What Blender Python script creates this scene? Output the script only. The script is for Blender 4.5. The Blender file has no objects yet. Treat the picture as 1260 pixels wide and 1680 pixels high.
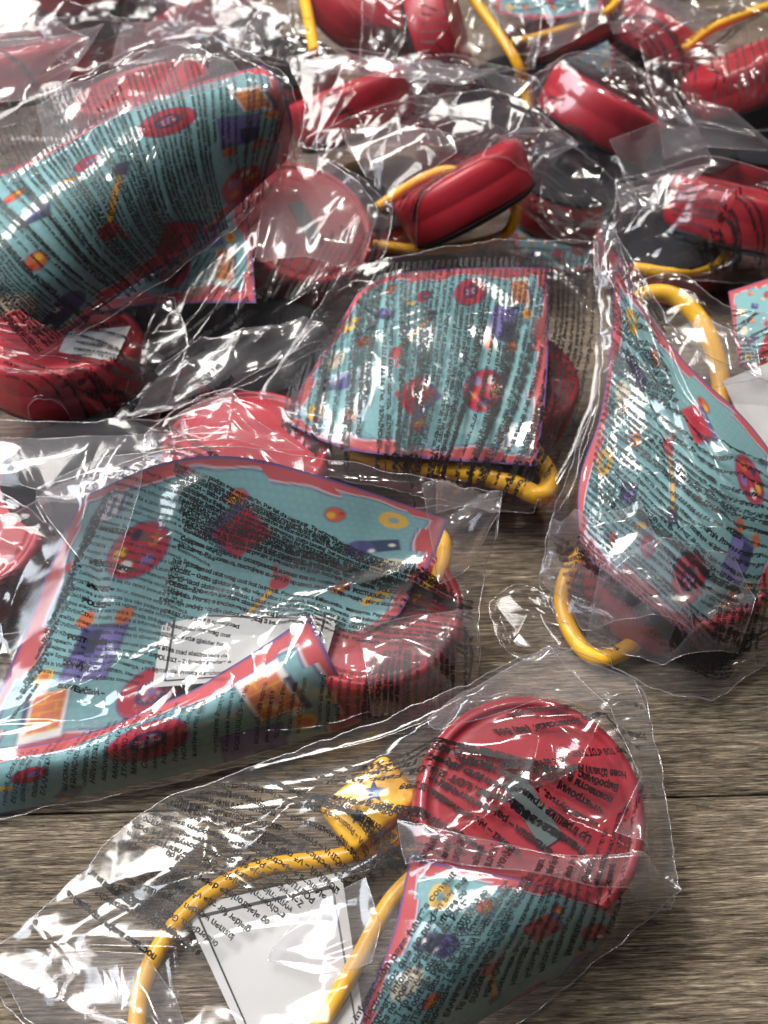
import bpy, math, random
import numpy as np
from mathutils import Vector, Matrix
from mathutils.bvhtree import BVHTree

# ------------------------------------------------------------------ camera, world, lamps
CM = 0.01                                   # everything below is modelled in centimetres
CAM_H, PITCH, VFOV = 26.0, math.radians(50), math.radians(55)
TAN = math.tan(VFOV / 2)
sc = bpy.context.scene
col = sc.collection

cam_d = bpy.data.cameras.new('camera')
cam_d.sensor_fit = 'VERTICAL'; cam_d.sensor_height = 24; cam_d.lens = 12 / TAN
cam_d.clip_start = 0.01; cam_d.clip_end = 50
cam_d.dof.use_dof = True; cam_d.dof.focus_distance = 0.262; cam_d.dof.aperture_fstop = 11
cam = bpy.data.objects.new('camera', cam_d); col.objects.link(cam)
cam.location = (0, 0, CAM_H * CM); cam.rotation_euler = (math.radians(90) - PITCH, 0, 0)
sc.camera = cam

world = bpy.data.worlds.new('World'); sc.world = world; world.use_nodes = True
world.node_tree.nodes['Background'].inputs[0].default_value = (0.80, 0.86, 1.0, 1)
world.node_tree.nodes['Background'].inputs[1].default_value = 0.035

def lamp(name, loc, target, sx, sy, watts, color):
    d = bpy.data.lights.new(name, 'AREA'); d.shape = 'RECTANGLE'
    d.size = sx * CM; d.size_y = sy * CM; d.energy = watts; d.color = color
    o = bpy.data.objects.new(name, d); col.objects.link(o)
    o.location = Vector(loc) * CM
    o.rotation_euler = (Vector(target) - Vector(loc)).to_track_quat('-Z', 'Y').to_euler()
    return o
T0 = (0, 28, 0)
lamp('ceiling_lamp', (-48, 58, 102), (0, 20, 0), 78, 40, 18.5, (1.0, 0.96, 0.90))
lamp('ceiling_lamp_side', (70, 110, 130), T0, 9, 9, 4, (1.0, 0.93, 0.82))
lamp('window_light_left', (-110, 25, 85), T0, 60, 50, 10, (0.85, 0.92, 1.0))
lamp('ceiling_lamp_small', (25, 45, 150), T0, 6, 6, 4, (1.0, 0.96, 0.9))

sc.view_settings.view_transform = 'Standard'; sc.view_settings.look = 'None'
sc.view_settings.gamma = 1; sc.view_settings.exposure = 0.2
sc.cycles.transparent_max_bounces = 64
sc.cycles.max_bounces = 6
sc.cycles.diffuse_bounces = 2
sc.cycles.glossy_bounces = 2
sc.cycles.transmission_bounces = 4
sc.cycles.use_adaptive_sampling = True
sc.cycles.adaptive_threshold = 0.05
sc.cycles.caustics_reflective = False; sc.cycles.caustics_refractive = False
sc.cycles.sample_clamp_indirect = 4

# ------------------------------------------------------------------ coordinates
F_ = np.array([0, math.cos(PITCH), -math.sin(PITCH)])
U_ = np.array([0, math.sin(PITCH), math.cos(PITCH)])
R_ = np.array([1.0, 0, 0])
def P(px, py, z):
    """Point at height z (cm) on the table's frame that stands at this spot of the layout sketch."""
    d = F_ + R_ * ((px - 630) / 840 * TAN) + U_ * ((840 - py) / 840 * TAN)
    s = (CAM_H - z) / -d[2]
    return np.array([0, 0, CAM_H]) + s * d
def proj(V):
    W = np.asarray(V) - np.array([0, 0, CAM_H])
    d = W @ F_
    return np.stack([630 + (W @ R_) / d / TAN * 840, 840 - (W @ U_) / d / TAN * 840], -1)
def cdir(a, b, c):
    v = R_ * a + U_ * b - F_ * c
    return v / np.linalg.norm(v)
def pts(L): return np.array([P(*q) for q in L])

def polyline(Pn, n):
    s = np.r_[0, np.cumsum(np.linalg.norm(np.diff(Pn, axis=0), axis=1))]; t = np.linspace(0, s[-1], n)
    return np.stack([np.interp(t, s, Pn[:, k]) for k in range(3)], -1)
def spline(Pn, n):
    """Catmull-Rom through the points, resampled evenly."""
    Pn = np.asarray(Pn, float)
    if len(Pn) == 2:
        t = np.linspace(0, 1, n)[:, None]; return Pn[0] * (1 - t) + Pn[1] * t
    Q = np.vstack([2 * Pn[0] - Pn[1], Pn, 2 * Pn[-1] - Pn[-2]])
    out = []
    for i in range(len(Pn) - 1):
        p0, p1, p2, p3 = Q[i:i + 4]
        t = np.linspace(0, 1, 24, endpoint=False)[:, None]
        out.append(0.5 * (2 * p1 + (p2 - p0) * t + (2 * p0 - 5 * p1 + 4 * p2 - p3) * t ** 2 + (3 * p1 - p0 - 3 * p2 + p3) * t ** 3))
    out.append(Pn[-1:]); out = np.vstack(out)
    s = np.r_[0, np.cumsum(np.linalg.norm(np.diff(out, axis=0), axis=1))]
    t = np.linspace(0, s[-1], n)
    return np.stack([np.interp(t, s, out[:, k]) for k in range(out.shape[1])], -1)

def coons(top, right, bottom, left, nu, nv, sp=spline):
    t, b = sp(pts(top), nu), sp(pts(bottom), nu)
    l, r = sp(pts(left), nv), sp(pts(right), nv)
    l = l + np.linspace(0, 1, nv)[:, None] * (b[0] - l[-1]) + np.linspace(1, 0, nv)[:, None] * (t[0] - l[0])
    r = r + np.linspace(0, 1, nv)[:, None] * (b[-1] - r[-1]) + np.linspace(1, 0, nv)[:, None] * (t[-1] - r[0])
    u = np.linspace(0, 1, nu)[None, :, None]; v = np.linspace(0, 1, nv)[:, None, None]
    G = (1 - v) * t[None] + v * b[None] + (1 - u) * l[:, None] + u * r[:, None]
    G -= (1 - u) * (1 - v) * t[0] + u * (1 - v) * t[-1] + (1 - u) * v * b[0] + u * v * b[-1]
    return G

def normals(G):
    du = np.gradient(G, axis=1); dv = np.gradient(G, axis=0)
    n = np.cross(dv, du)
    n /= np.linalg.norm(n, axis=-1, keepdims=True) + 1e-9
    return n
def uvgrid(G):
    nv, nu = G.shape[:2]
    return np.meshgrid(np.linspace(0, 1, nu), np.linspace(0, 1, nv))

def vnoise(x, y, seed):
    """Smooth value noise on numpy arrays."""
    rs = np.random.RandomState(seed); T = rs.rand(64, 64)
    xi, yi = np.floor(x).astype(int), np.floor(y).astype(int)
    fx, fy = x - xi, y - yi
    fx = fx * fx * (3 - 2 * fx); fy = fy * fy * (3 - 2 * fy)
    g = lambda a, b: T[a % 64, b % 64]
    return (g(xi, yi) * (1 - fx) + g(xi + 1, yi) * fx) * (1 - fy) + (g(xi, yi + 1) * (1 - fx) + g(xi + 1, yi + 1) * fx) * fy

# ------------------------------------------------------------------ materials
def new_mat(name):
    m = bpy.data.materials.new(name); m.use_nodes = True
    nt = m.node_tree
    return m, nt, nt.nodes['Principled BSDF']
def nd(nt, t, **kw):
    n = nt.nodes.new(t)
    for k, v in kw.items():
        if k.startswith('i_'):
            n.inputs[k[2:].replace('_', ' ')].default_value = v
        else: setattr(n, k, v)
    return n
def plastic(name, color, rough=0.35, var=0.12, sss=0.0):
    m, nt, b = new_mat(name)
    tc = nd(nt, 'ShaderNodeTexCoord')
    n = nd(nt, 'ShaderNodeTexNoise', i_Scale=90.0, i_Detail=5.0)
    nt.links.new(tc.outputs['Object'], n.inputs['Vector'])
    mx = nd(nt, 'ShaderNodeMix', data_type='RGBA')
    mx.inputs[6].default_value = (*[c * (1 - var) for c in color], 1); mx.inputs[7].default_value = (*[min(1, c * (1 + var)) for c in color], 1)
    nt.links.new(n.outputs['Fac'], mx.inputs[0]); nt.links.new(mx.outputs[2], b.inputs['Base Color'])
    n2 = nd(nt, 'ShaderNodeTexNoise', i_Scale=900.0, i_Detail=2.0)
    nt.links.new(tc.outputs['Object'], n2.inputs['Vector'])
    bp = nd(nt, 'ShaderNodeBump', i_Strength=0.12, i_Distance=0.0003)
    nt.links.new(n2.outputs['Fac'], bp.inputs['Height']); nt.links.new(bp.outputs[0], b.inputs['Normal'])
    b.inputs['Roughness'].default_value = rough
    if sss:
        b.inputs['Subsurface Weight'].default_value = sss; b.inputs['Subsurface Radius'].default_value = (0.004, 0.001, 0.0005)
    return m
M_RED = plastic('red_plastic', (0.36, 0.017, 0.030), 0.42)
M_RED2 = plastic('red_plastic_rim', (0.60, 0.032, 0.046), 0.30)
M_YEL = plastic('yellow_plastic', (0.86, 0.45, 0.022), 0.32)
M_STK = plastic('grey_sticker', (0.10, 0.13, 0.125), 0.5)
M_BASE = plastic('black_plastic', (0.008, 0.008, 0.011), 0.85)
M_BLUE = plastic('blue_print', (0.03, 0.06, 0.20), 0.4)
M_INK = plastic('black_ink', (0.012, 0.011, 0.013), 0.55, 0.0)
M_GINK = plastic('grey_ink', (0.03, 0.03, 0.032), 0.6, 0.0)

def paper(name, white):
    m, nt, b = new_mat(name)
    if white:
        b.inputs['Base Color'].default_value = (0.56, 0.56, 0.55, 1)
    else:
        a = nd(nt, 'ShaderNodeAttribute', attribute_name='print')
        nt.links.new(a.outputs['Color'], b.inputs['Base Color'])
    tc = nd(nt, 'ShaderNodeTexCoord')
    n = nd(nt, 'ShaderNodeTexNoise', i_Scale=350.0, i_Detail=4.0)
    nt.links.new(tc.outputs['Object'], n.inputs['Vector'])
    bp = nd(nt, 'ShaderNodeBump', i_Strength=0.15, i_Distance=0.0004)
    nt.links.new(n.outputs['Fac'], bp.inputs['Height']); nt.links.new(bp.outputs[0], b.inputs['Normal'])
    b.inputs['Roughness'].default_value = 0.7; b.inputs['Specular IOR Level'].default_value = 0.25
    return m
M_PRINT = paper('printed_paper', False)
M_WHITE = paper('white_paper', True)

def film(name, milk, refl, rough=0.14):
    """Thin clear plastic: see-through, a little milky, mirror-like at glancing angles. Its creases are geometry."""
    m, nt, b = new_mat(name); nt.nodes.remove(b)
    out = nt.nodes['Material Output']
    lw = nd(nt, 'ShaderNodeLayerWeight', i_Blend=0.5)
    pw = nd(nt, 'ShaderNodeMath', operation='POWER'); pw.inputs[1].default_value = 4.0
    nt.links.new(lw.outputs['Facing'], pw.inputs[0])
    ma = nd(nt, 'ShaderNodeMath', operation='MULTIPLY_ADD'); ma.inputs[1].default_value = 0.45; ma.inputs[2].default_value = refl
    nt.links.new(pw.outputs[0], ma.inputs[0])
    tr = nd(nt, 'ShaderNodeBsdfTransparent'); tr.inputs[0].default_value = (0.98, 0.975, 0.985, 1)
    df = nd(nt, 'ShaderNodeBsdfDiffuse'); df.inputs[0].default_value = (0.84, 0.82, 0.87, 1)
    tl = nd(nt, 'ShaderNodeBsdfTranslucent'); tl.inputs[0].default_value = (0.84, 0.82, 0.87, 1)
    ml = nd(nt, 'ShaderNodeMixShader'); ml.inputs[0].default_value = 0.5
    nt.links.new(df.outputs[0], ml.inputs[1]); nt.links.new(tl.outputs[0], ml.inputs[2])
    m1 = nd(nt, 'ShaderNodeMixShader'); m1.inputs[0].default_value = milk
    nt.links.new(tr.outputs[0], m1.inputs[1]); nt.links.new(ml.outputs[0], m1.inputs[2])
    gl = nd(nt, 'ShaderNodeBsdfGlossy'); gl.inputs['Roughness'].default_value = rough
    gl.inputs['Color'].default_value = (1, 1, 1, 1)
    m2 = nd(nt, 'ShaderNodeMixShader'); nt.links.new(ma.outputs[0], m2.inputs[0])
    nt.links.new(m1.outputs[0], m2.inputs[1]); nt.links.new(gl.outputs[0], m2.inputs[2])
    nt.links.new(m2.outputs[0], out.inputs['Surface'])
    return m
M_FILM = film('clear_film', 0.012, 0.048)
M_FILM2 = film('clear_film_milkier', 0.036, 0.06)  # milkier, glossier variant for the front bags
M_FLAP = film('clear_film_doubled', 0.13, 0.06)
M_SEAL = film('film_seal_edge_light', 0.30, 0.16)  # milky edge tubes stand in for light piped along the film edges

def wood():
    m, nt, b = new_mat('grey_brown_wood_laminate')
    tc = nd(nt, 'ShaderNodeTexCoord')
    def grain(sx, sy, detail, seed, dist=0.0, rough=0.55):
        mp = nd(nt, 'ShaderNodeMapping'); mp.inputs['Scale'].default_value = (sx, sy, 1); mp.inputs['Location'].default_value = (seed, seed * 1.7, 0)
        nt.links.new(tc.outputs['Object'], mp.inputs[0])
        n = nd(nt, 'ShaderNodeTexNoise', i_Scale=1.0, i_Detail=detail, i_Roughness=rough, i_Distortion=dist)
        nt.links.new(mp.outputs[0], n.inputs['Vector']); return n.outputs['Fac']
    broad = grain(6, 40, 4, 3.1, 0.5)
    mid = grain(60, 950, 5, 7.7, 0.7, 0.7)
    fine = grain(170, 2400, 4, 1.3, 0.5, 0.75)
    pore = grain(120, 1700, 2, 9.9, 0.3)
    blot = grain(14, 26, 3, 5.0)
    def mix(a, b_, f):
        x = nd(nt, 'ShaderNodeMath', operation='MULTIPLY_ADD'); nt.links.new(b_, x.inputs[0]); x.inputs[1].default_value = f
        nt.links.new(a, x.inputs[2]); return x.outputs[0]
    s0 = nd(nt, 'ShaderNodeMath', operation='MULTIPLY'); nt.links.new(broad, s0.inputs[0]); s0.inputs[1].default_value = 0.22
    s = mix(mix(mix(s0.outputs[0], mid, 0.40), fine, 0.30), blot, 0.12)
    cr = nd(nt, 'ShaderNodeValToRGB'); e = cr.color_ramp.elements
    e[0].position = 0.42; e[0].color = (0.028, 0.019, 0.012, 1)
    e[1].position = 0.64; e[1].color = (0.66, 0.55, 0.41, 1)
    q = cr.color_ramp.elements.new(0.48); q.color = (0.125, 0.096, 0.066, 1)
    q = cr.color_ramp.elements.new(0.56); q.color = (0.315, 0.252, 0.180, 1)
    nt.links.new(s, cr.inputs[0])
    pr = nd(nt, 'ShaderNodeMapRange'); pr.inputs[1].default_value = 0.58; pr.inputs[2].default_value = 0.63; pr.inputs[3].default_value = 1.0; pr.inputs[4].default_value = 0.42
    nt.links.new(pore, pr.inputs[0])
    pm = nd(nt, 'ShaderNodeMix', data_type='RGBA', blend_type='MULTIPLY'); pm.inputs[0].default_value = 1
    streak = grain(95, 2100, 3, 4.4, 0.4, 0.6)
    sr = nd(nt, 'ShaderNodeMapRange'); sr.inputs[1].default_value = 0.43; sr.inputs[2].default_value = 0.57; sr.inputs[3].default_value = 0.70; sr.inputs[4].default_value = 1.16
    nt.links.new(streak, sr.inputs[0])
    pm2 = nd(nt, 'ShaderNodeMix', data_type='RGBA', blend_type='MULTIPLY'); pm2.inputs[0].default_value = 1
    nt.links.new(cr.outputs[0], pm.inputs[6]); nt.links.new(pr.outputs[0], pm.inputs[7])
    nt.links.new(pm.outputs[2], pm2.inputs[6]); nt.links.new(sr.outputs[0], pm2.inputs[7]); nt.links.new(pm2.outputs[2], b.inputs['Base Color'])
    bp = nd(nt, 'ShaderNodeBump', i_Strength=1.0, i_Distance=0.0011)
    hh = mix(mid, streak, 0.8); nt.links.new(hh, bp.inputs['Height']); nt.links.new(bp.outputs[0], b.inputs['Normal'])
    b.inputs['Roughness'].default_value = 0.42
    return m
M_WOOD = wood()
M_GAP, _nt, _b = new_mat('dark_joint'); _b.inputs['Base Color'].default_value = (0.012, 0.009, 0.007, 1)

# ------------------------------------------------------------------ mesh helpers
def mesh(name, V, Fc, mat, parent=None, smooth=True, uvs=None, colors=None):
    me = bpy.data.meshes.new(name)
    me.from_pydata((np.asarray(V) * CM).tolist(), [], Fc if isinstance(Fc, list) else Fc.tolist())
    me.materials.append(mat)
    if smooth: me.polygons.foreach_set('use_smooth', np.ones(len(me.polygons), bool))
    if uvs is not None:
        l = me.uv_layers.new(name='UVMap')
        li = np.empty(len(me.loops), int); me.loops.foreach_get('vertex_index', li)
        l.data.foreach_set('uv', np.asarray(uvs, float)[li].ravel())
    if colors is not None:
        a = me.color_attributes.new('print', 'FLOAT_COLOR', 'POINT')
        c = np.ones((len(V), 4)); c[:, :3] = colors; a.data.foreach_set('color', c.ravel())
    me.update()
    o = bpy.data.objects.new(name, me); col.objects.link(o)
    if parent is not None: o.parent = parent
    return o
def tag(o, label=None, cat=None, group=None, kind=None):
    if label: o['label'] = label
    if cat: o['category'] = cat
    if group: o['group'] = group
    if kind: o['kind'] = kind
    return o
def thing(name, label, cat, group=None):
    o = bpy.data.objects.new(name, None); o.empty_display_size = 0.01; col.objects.link(o)
    return tag(o, label, cat, group)
def gridfaces(nv, nu, off=0, flip=False):
    i = (np.arange(nv - 1)[:, None] * nu + np.arange(nu - 1)[None]).ravel() + off
    f = np.stack([i, i + nu, i + nu + 1, i + 1], -1)
    return f[:, ::-1] if flip else f
def bvh_of(V, Fc): return BVHTree.FromPolygons([tuple(v) for v in np.asarray(V)], [tuple(int(k) for k in f) for f in Fc])

def tube(path, rad, seg=14, squash=1.0):
    path = np.asarray(path); n = len(path)
    T = np.gradient(path, axis=0); T /= np.linalg.norm(T, axis=1, keepdims=True)
    up = np.array([0.05, 0.03, 1.0]); V = []
    r = np.broadcast_to(rad, (n,)).astype(float)
    a = np.linspace(0, 2 * np.pi, seg, endpoint=False)
    for i in range(n):
        s = np.cross(T[i], up); s /= np.linalg.norm(s); w = np.cross(s, T[i])
        V.append(path[i] + r[i] * (np.cos(a)[:, None] * s + squash * np.sin(a)[:, None] * w))
    V = np.vstack(V); Fc = []
    for i in range(n - 1):
        for k in range(seg):
            Fc.append((i * seg + k, i * seg + (k + 1) % seg, (i + 1) * seg + (k + 1) % seg, (i + 1) * seg + k))
    Fc.append(tuple(range(seg))[::-1]); Fc.append(tuple((n - 1) * seg + k for k in range(seg)))
    return V, Fc
def lathe(profile, seg=72):
    prof = np.array(profile); a = np.linspace(0, 2 * np.pi, seg, endpoint=False)
    V = np.stack([prof[:, 0, None] * np.cos(a), prof[:, 0, None] * np.sin(a), np.repeat(prof[:, 1, None], seg, 1)], -1).reshape(-1, 3)
    Fc = [(i * seg + k, i * seg + (k + 1) % seg, (i + 1) * seg + (k + 1) % seg, (i + 1) * seg + k) for i in range(len(prof) - 1) for k in range(seg)]
    Fc.append(tuple(range(seg))[::-1]); Fc.append(tuple((len(prof) - 1) * seg + k for k in range(seg)))
    return V, Fc
def rbox(sx, sy, sz, bev):
    """Box with rounded outline and softened top and bottom edges."""
    def ring(s, z):
        out = []
        rx, ry, r = sx / 2 - s, sy / 2 - s, max(0.02, bev * 1.6 - s)
        for cx, cy, a0 in ((1, 1, 0), (-1, 1, 90), (-1, -1, 180), (1, -1, 270)):
            for k in range(6):
                a = math.radians(a0 + k * 18)
                out.append((cx * (rx - r) + r * math.cos(a), cy * (ry - r) + r * math.sin(a), z))
        return out
    R = [ring(bev, -sz / 2), ring(bev * .3, -sz / 2 + bev * .3), ring(0, -sz / 2 + bev), ring(0, sz / 2 - bev), ring(bev * .3, sz / 2 - bev * .3), ring(bev, sz / 2)]
    n = 24; V = [p for r in R for p in r]
    Fc = [(i * n + k, i * n + (k + 1) % n, (i + 1) * n + (k + 1) % n, (i + 1) * n + k) for i in range(5) for k in range(n)]
    Fc.append(tuple(range(n))[::-1]); Fc.append(tuple(5 * n + k for k in range(n)))
    return np.array(V, float), Fc
def frame_of(n, roll=0.0):
    """Rotation whose z axis is n; x axis lies near the image's right."""
    n = np.asarray(n, float); n /= np.linalg.norm(n)
    x = R_ - n * (R_ @ n)
    if np.linalg.norm(x) < 0.2: x = U_ - n * (U_ @ n)
    x /= np.linalg.norm(x); y = np.cross(n, x)
    c, s = math.cos(roll), math.sin(roll)
    return np.stack([c * x + s * y, -s * x + c * y, n], 1)

# ------------------------------------------------------------------ the table
table = thing('wooden_table', None, None); table['kind'] = 'structure'
seam_y = P(1150, 1320, 0)[1]; tilt = math.radians(1.6)
def plank(y0, y1, seed):
    g = 0.045
    V, Fc = rbox(190, y1 - y0 - g, 2.0, 0.05)
    o = mesh('plank', V, Fc, M_WOOD, table, smooth=False)
    o.location = (seed * 0.01, (y0 + y1) / 2 * CM, -1.0 * CM); return o
table.location = (0, seam_y * CM, 0); table.rotation_euler = (0, 0, tilt)
for k in range(-2, 9):
    o = plank(k * 14.0, k * 14.0 + 14.0, (k * 37 % 11) * 0.9 - 4)
b_ = mesh('joint_filler', *rbox(186, 150, 1.2, 0.05), M_GAP, table, smooth=False); b_.location = (0, 0.48, -1.35 * CM)

# ------------------------------------------------------------------ leaflet artwork (flat print)
def srgb(r, g, b):
    c = np.array([r, g, b]) / 255.0
    return np.where(c < 0.04045, c / 12.92, ((c + 0.055) / 1.055) ** 2.4)
TEAL, TEAL2 = srgb(118, 160, 163), srgb(128, 170, 173)
CRED, CPUR, CORG, CYEL, CWHT, CNAV, CLIL = srgb(178, 36, 48), srgb(80, 76, 128), srgb(200, 98, 44), srgb(222, 172, 52), srgb(226, 222, 216), srgb(40, 44, 82), srgb(118, 110, 168)
def artwork(x, y, sx=0, sy=0):
    """Colour of the printed sheet; x 0..1.25 left to right, y 0..1 top to bottom."""
    C = np.empty(x.shape + (3,)); C[:] = TEAL
    AA = 0.004
    def put(d, c, soft=AA):
        a = np.clip(0.5 - d / (2 * soft), 0, 1)[..., None] * .9
        C[:] = C * (1 - a) + np.asarray(c) * a
    def circ(cx, cy, r): return np.hypot(x - cx, y - cy) - r * .80
    def box(cx, cy, w, h, ang=0):
        c, s = math.cos(ang), math.sin(ang)
        X, Y = (x - cx) * c + (y - cy) * s, -(x - cx) * s + (y - cy) * c
        return np.maximum(abs(X) - w * .42, abs(Y) - h * .42)
    g = 0.03; ro = (np.floor(y / g) % 2) * g / 2
    dx = (x + ro) % g - g / 2; dy = y % g - g / 2
    put(np.hypot(dx, dy) - 0.007, TEAL2, 0.008)
    # jagged frame
    z = 0.012 * np.sign(np.sin(x * 13 + 2 * np.sin(y * 9))) + 0.010 * np.sign(np.sin(y * 17 + 1.0)) + 0.006 * np.sin(x * 31 + y * 23)
    e = np.minimum(np.minimum(x, 1.25 - x), np.minimum(y, 1 - y))
    put(e - 0.066 - z, CPUR); put(e - 0.059 - z, CWHT); put(e - 0.054 - z, CRED); put(e - 0.010, CPUR)
    x, y = x - sx, y - sy
    # brick tile in the corner
    put(box(1.085, .155, .150, .215, -.12), CPUR); put(box(1.085, .155, .142, .205, -.12), CWHT)
    put(box(1.082, .17, .108, .165, -.12), CORG)
    for k in range(5): put(box(1.082, .10 + k * .035, .108, .005, -.12), CYEL)
    for k in range(4):
        put(box(1.06 + .04 * (k % 2), .117 + k * .035, .005, .03, -.12), CYEL)
    put(box(1.145, .19, .02, .15, -.12), CNAV); put(circ(1.12, .25, .022), CWHT)
    # round badge with a dark heart
    put(circ(.79, .175, .122), CPUR); put(circ(.79, .175, .116), CRED); put(circ(.79, .175, .058), CNAV)
    for k in range(5): put(box(.79, .175, .016, .07, k * math.pi / 5), srgb(190, 150, 160) if k % 2 else CRED)
    put(circ(.79, .175, .018), CLIL)
    # small red ball with a yellow tail
    put(box(.455, .23, .07, .026, .5), CYEL); put(circ(.52, .19, .056), CPUR); put(circ(.52, .19, .050), CRED); put(circ(.53, .19, .018), CLIL)
    # yellow grabber
    put(box(.545, .42, .034, .26, .55), CPUR); put(box(.545, .42, .024, .25, .55), CYEL); put(box(.60, .325, .06, .07, .55), CNAV)
    put(circ(.475, .535, .042), CRED); put(box(.455, .60, .022, .07, .4), srgb(150, 150, 160)); put(box(.50, .59, .02, .05, -.2), CRED)
    # violet cart
    put(box(1.0, .36, .175, .23, .12), CPUR); put(box(1.0, .35, .155, .20, .12), CLIL); put(box(1.03, .40, .08, .10, .12), CNAV)
    put(circ(.94, .475, .036), CORG); put(circ(1.06, .485, .036), CORG); put(circ(1.13, .30, .036), CYEL); put(circ(1.13, .30, .02), CORG)
    # small fruit like dots
    for cx, cy in ((.27, .47), (.36, .85), (.68, .86), (.30, .12)):
        put(circ(cx, cy, .045), CPUR); put(circ(cx, cy, .040), CORG); put(circ(cx + .012, cy - .006, .018), CYEL); put(circ(cx - .02, cy + .01, .012), CRED)
    # red lozenge with its violet side
    put(box(.665, .75, .17, .17, .70), CPUR); put(box(.635, .735, .165, .165, .78), CRED); put(box(.635, .735, .07, .07, .78), srgb(160, 30, 50))
    # badge with sparks
    put(circ(.955, .70, .125), CPUR); put(circ(.955, .70, .118), CRED)
    for k, c in enumerate((CYEL, CNAV, CORG, CLIL, CWHT)): put(circ(.955 + .055 * math.cos(k * 1.3), .70 + .055 * math.sin(k * 1.3), .026), c)
    # striped emblem
    put(circ(1.10, .895, .06), CWHT)
    for k in range(3): put(box(1.065 + .035 * k, .895, .016, .09), srgb(40, 70, 150))
    # dark blue blot with stars, cream dial, yellow rings
    put(box(.19, .71, .16, .09, -.25), CNAV); put(circ(.25, .69, .06), CPUR)
    for cx, cy in ((.15, .72), (.21, .68)): put(circ(cx, cy, .014), CWHT)
    put(circ(.14, .57, .075), srgb(206, 196, 170)); put(circ(.14, .57, .05), srgb(226, 214, 196)); put(box(.14, .55, .01, .06, .4), CNAV)
    for cx, cy in ((.13, .33), (.17, .88)):
        put(abs(circ(cx, cy, .042)) - .016, CYEL)
    put(box(.33, .30, .12, .08, .3), CNAV); put(box(.34, .29, .07, .04, .3), CLIL)
    return C

# ------------------------------------------------------------------ printed warnings
LINES = [
 'Guarde esta información para futuras consultas. Este juguete contiene',
 'elementos electrónicos que no pueden ser sustituidos. Per favor',
 'conservi aquesta informació per a futures consultes. Els elements',
 'electrònics no poden ser substituïts. Per tal de mantenir',
 'ČESKY – Tato hračka obsahuje elektronické součásti, které nelze',
 'vyměnit. Dodržujte pokyny, jež odpovídajícím způsobem likvidují.',
 'DEUTSCH – Bitte für spätere Verwendung aufbewahren. Nach Gebrauch',
 'elektronische Teile nicht im Hausmüll entsorgen. Dette legetøj',
 'indeholder batterier med elektroniske dele. Gem for future reference.',
 'ΕΛΛΗΝΙΚΑ – Φυλάξτε αυτή την πληροφορία για μελλοντική χρήση.',
 'Το παιχνίδι περιέχει ηλεκτρονικά και ηλεκτρικά εξαρτήματα.',
 'SUOMI – Tämä lelu sisältää elektroniikkaa. Säilytä nämä tiedot.',
 'FRANÇAIS – Veuillez conserver ces informations pour future',
 'référence. Pour la Suisse : contient des composants électroniques',
 'HRVATSKI – Ova igračka sadrži elektroničke dijelove. Molimo vas',
 'sačuvajte ove informacije. Prije odlaganja uklonite baterije.',
 'MAGYAR – Ez a játék elektronikus alkatrészeket tartalmaz. Őrizze',
 'ITALIANO – Conservare queste informazioni. Il giocattolo contiene',
 'МАКЕДОНСКИ – Оваа играчка е наменета за деца постари од 3 години.',
 'Содржи електрични и електронски делови кои не можат да се',
 'заменат. Ве молиме, постојано имајте ја предвид оваа информација.',
 'NEDERLANDS – Dit speelgoed bevat elektronische onderdelen. Gooi',
 'het speelgoed niet weg met het huisvuil. Bewaar deze informatie.',
 'NORSK – Dette gjelder for alle våre leker i butikken. Må ikke',
 'kastes med elektroniske deler. Leketøyet er egnet for barn over 3 år.',
 'POLSKI – Zabawka zawiera elementy elektroniczne, nie podlegające',
 'wymianie. Proszę o zachowanie niniejszej informacji do wglądu.',
 'Zabawka nadaje się dla dzieci powyżej 3 lat. Przyjazna, ul. Krzewska 25',
 'PORTUGUÊS – Por favor, conserve esta informação. Contém peças',
 'elétricas e electrónicas que não podem ser substituídas.',
 'ROMÂNĂ – Vă rugăm să rețineți aceste informații. Jucăria conține',
 'piese electrice și electronice. Strada Străulești nr. 35 aplicabil',
 'SLOVENČINA – Prosím, odložte si informáciu k budúcemu použitiu.',
 'Hračka obsahuje elektrické súčasti. Vyrobené pre McDonald’s',
 'SLOVENŠČINA – Prosimo, shranite to obvestilo. Upoštevajte veljavna',
 'УКРАЇНСЬКА – Ця іграшка призначена для дітей від 3 років.',
 'Збережіть на майбутнє. Містить електронні деталі, не слід',
 'викидати. Виробник: Нова Khanh Hoa. Імпортер: ТОВ, Київська область,',
 'район Броварський, Іграшка «Фризометр», +90 262 561 44 54. Тел.',
 'Made in Vietnam. Fabricado en Vietnam. Hergestellt in Vietnam.',
]
_textcache = {}
try:                                        # the sans serif that ships inside Blender; the built-in default otherwise
    import os
    FONT = bpy.data.fonts.load(os.path.join(bpy.utils.system_resource('DATAFILES'), 'fonts', 'Inter.woff2'))
except Exception:
    FONT = None
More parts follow.
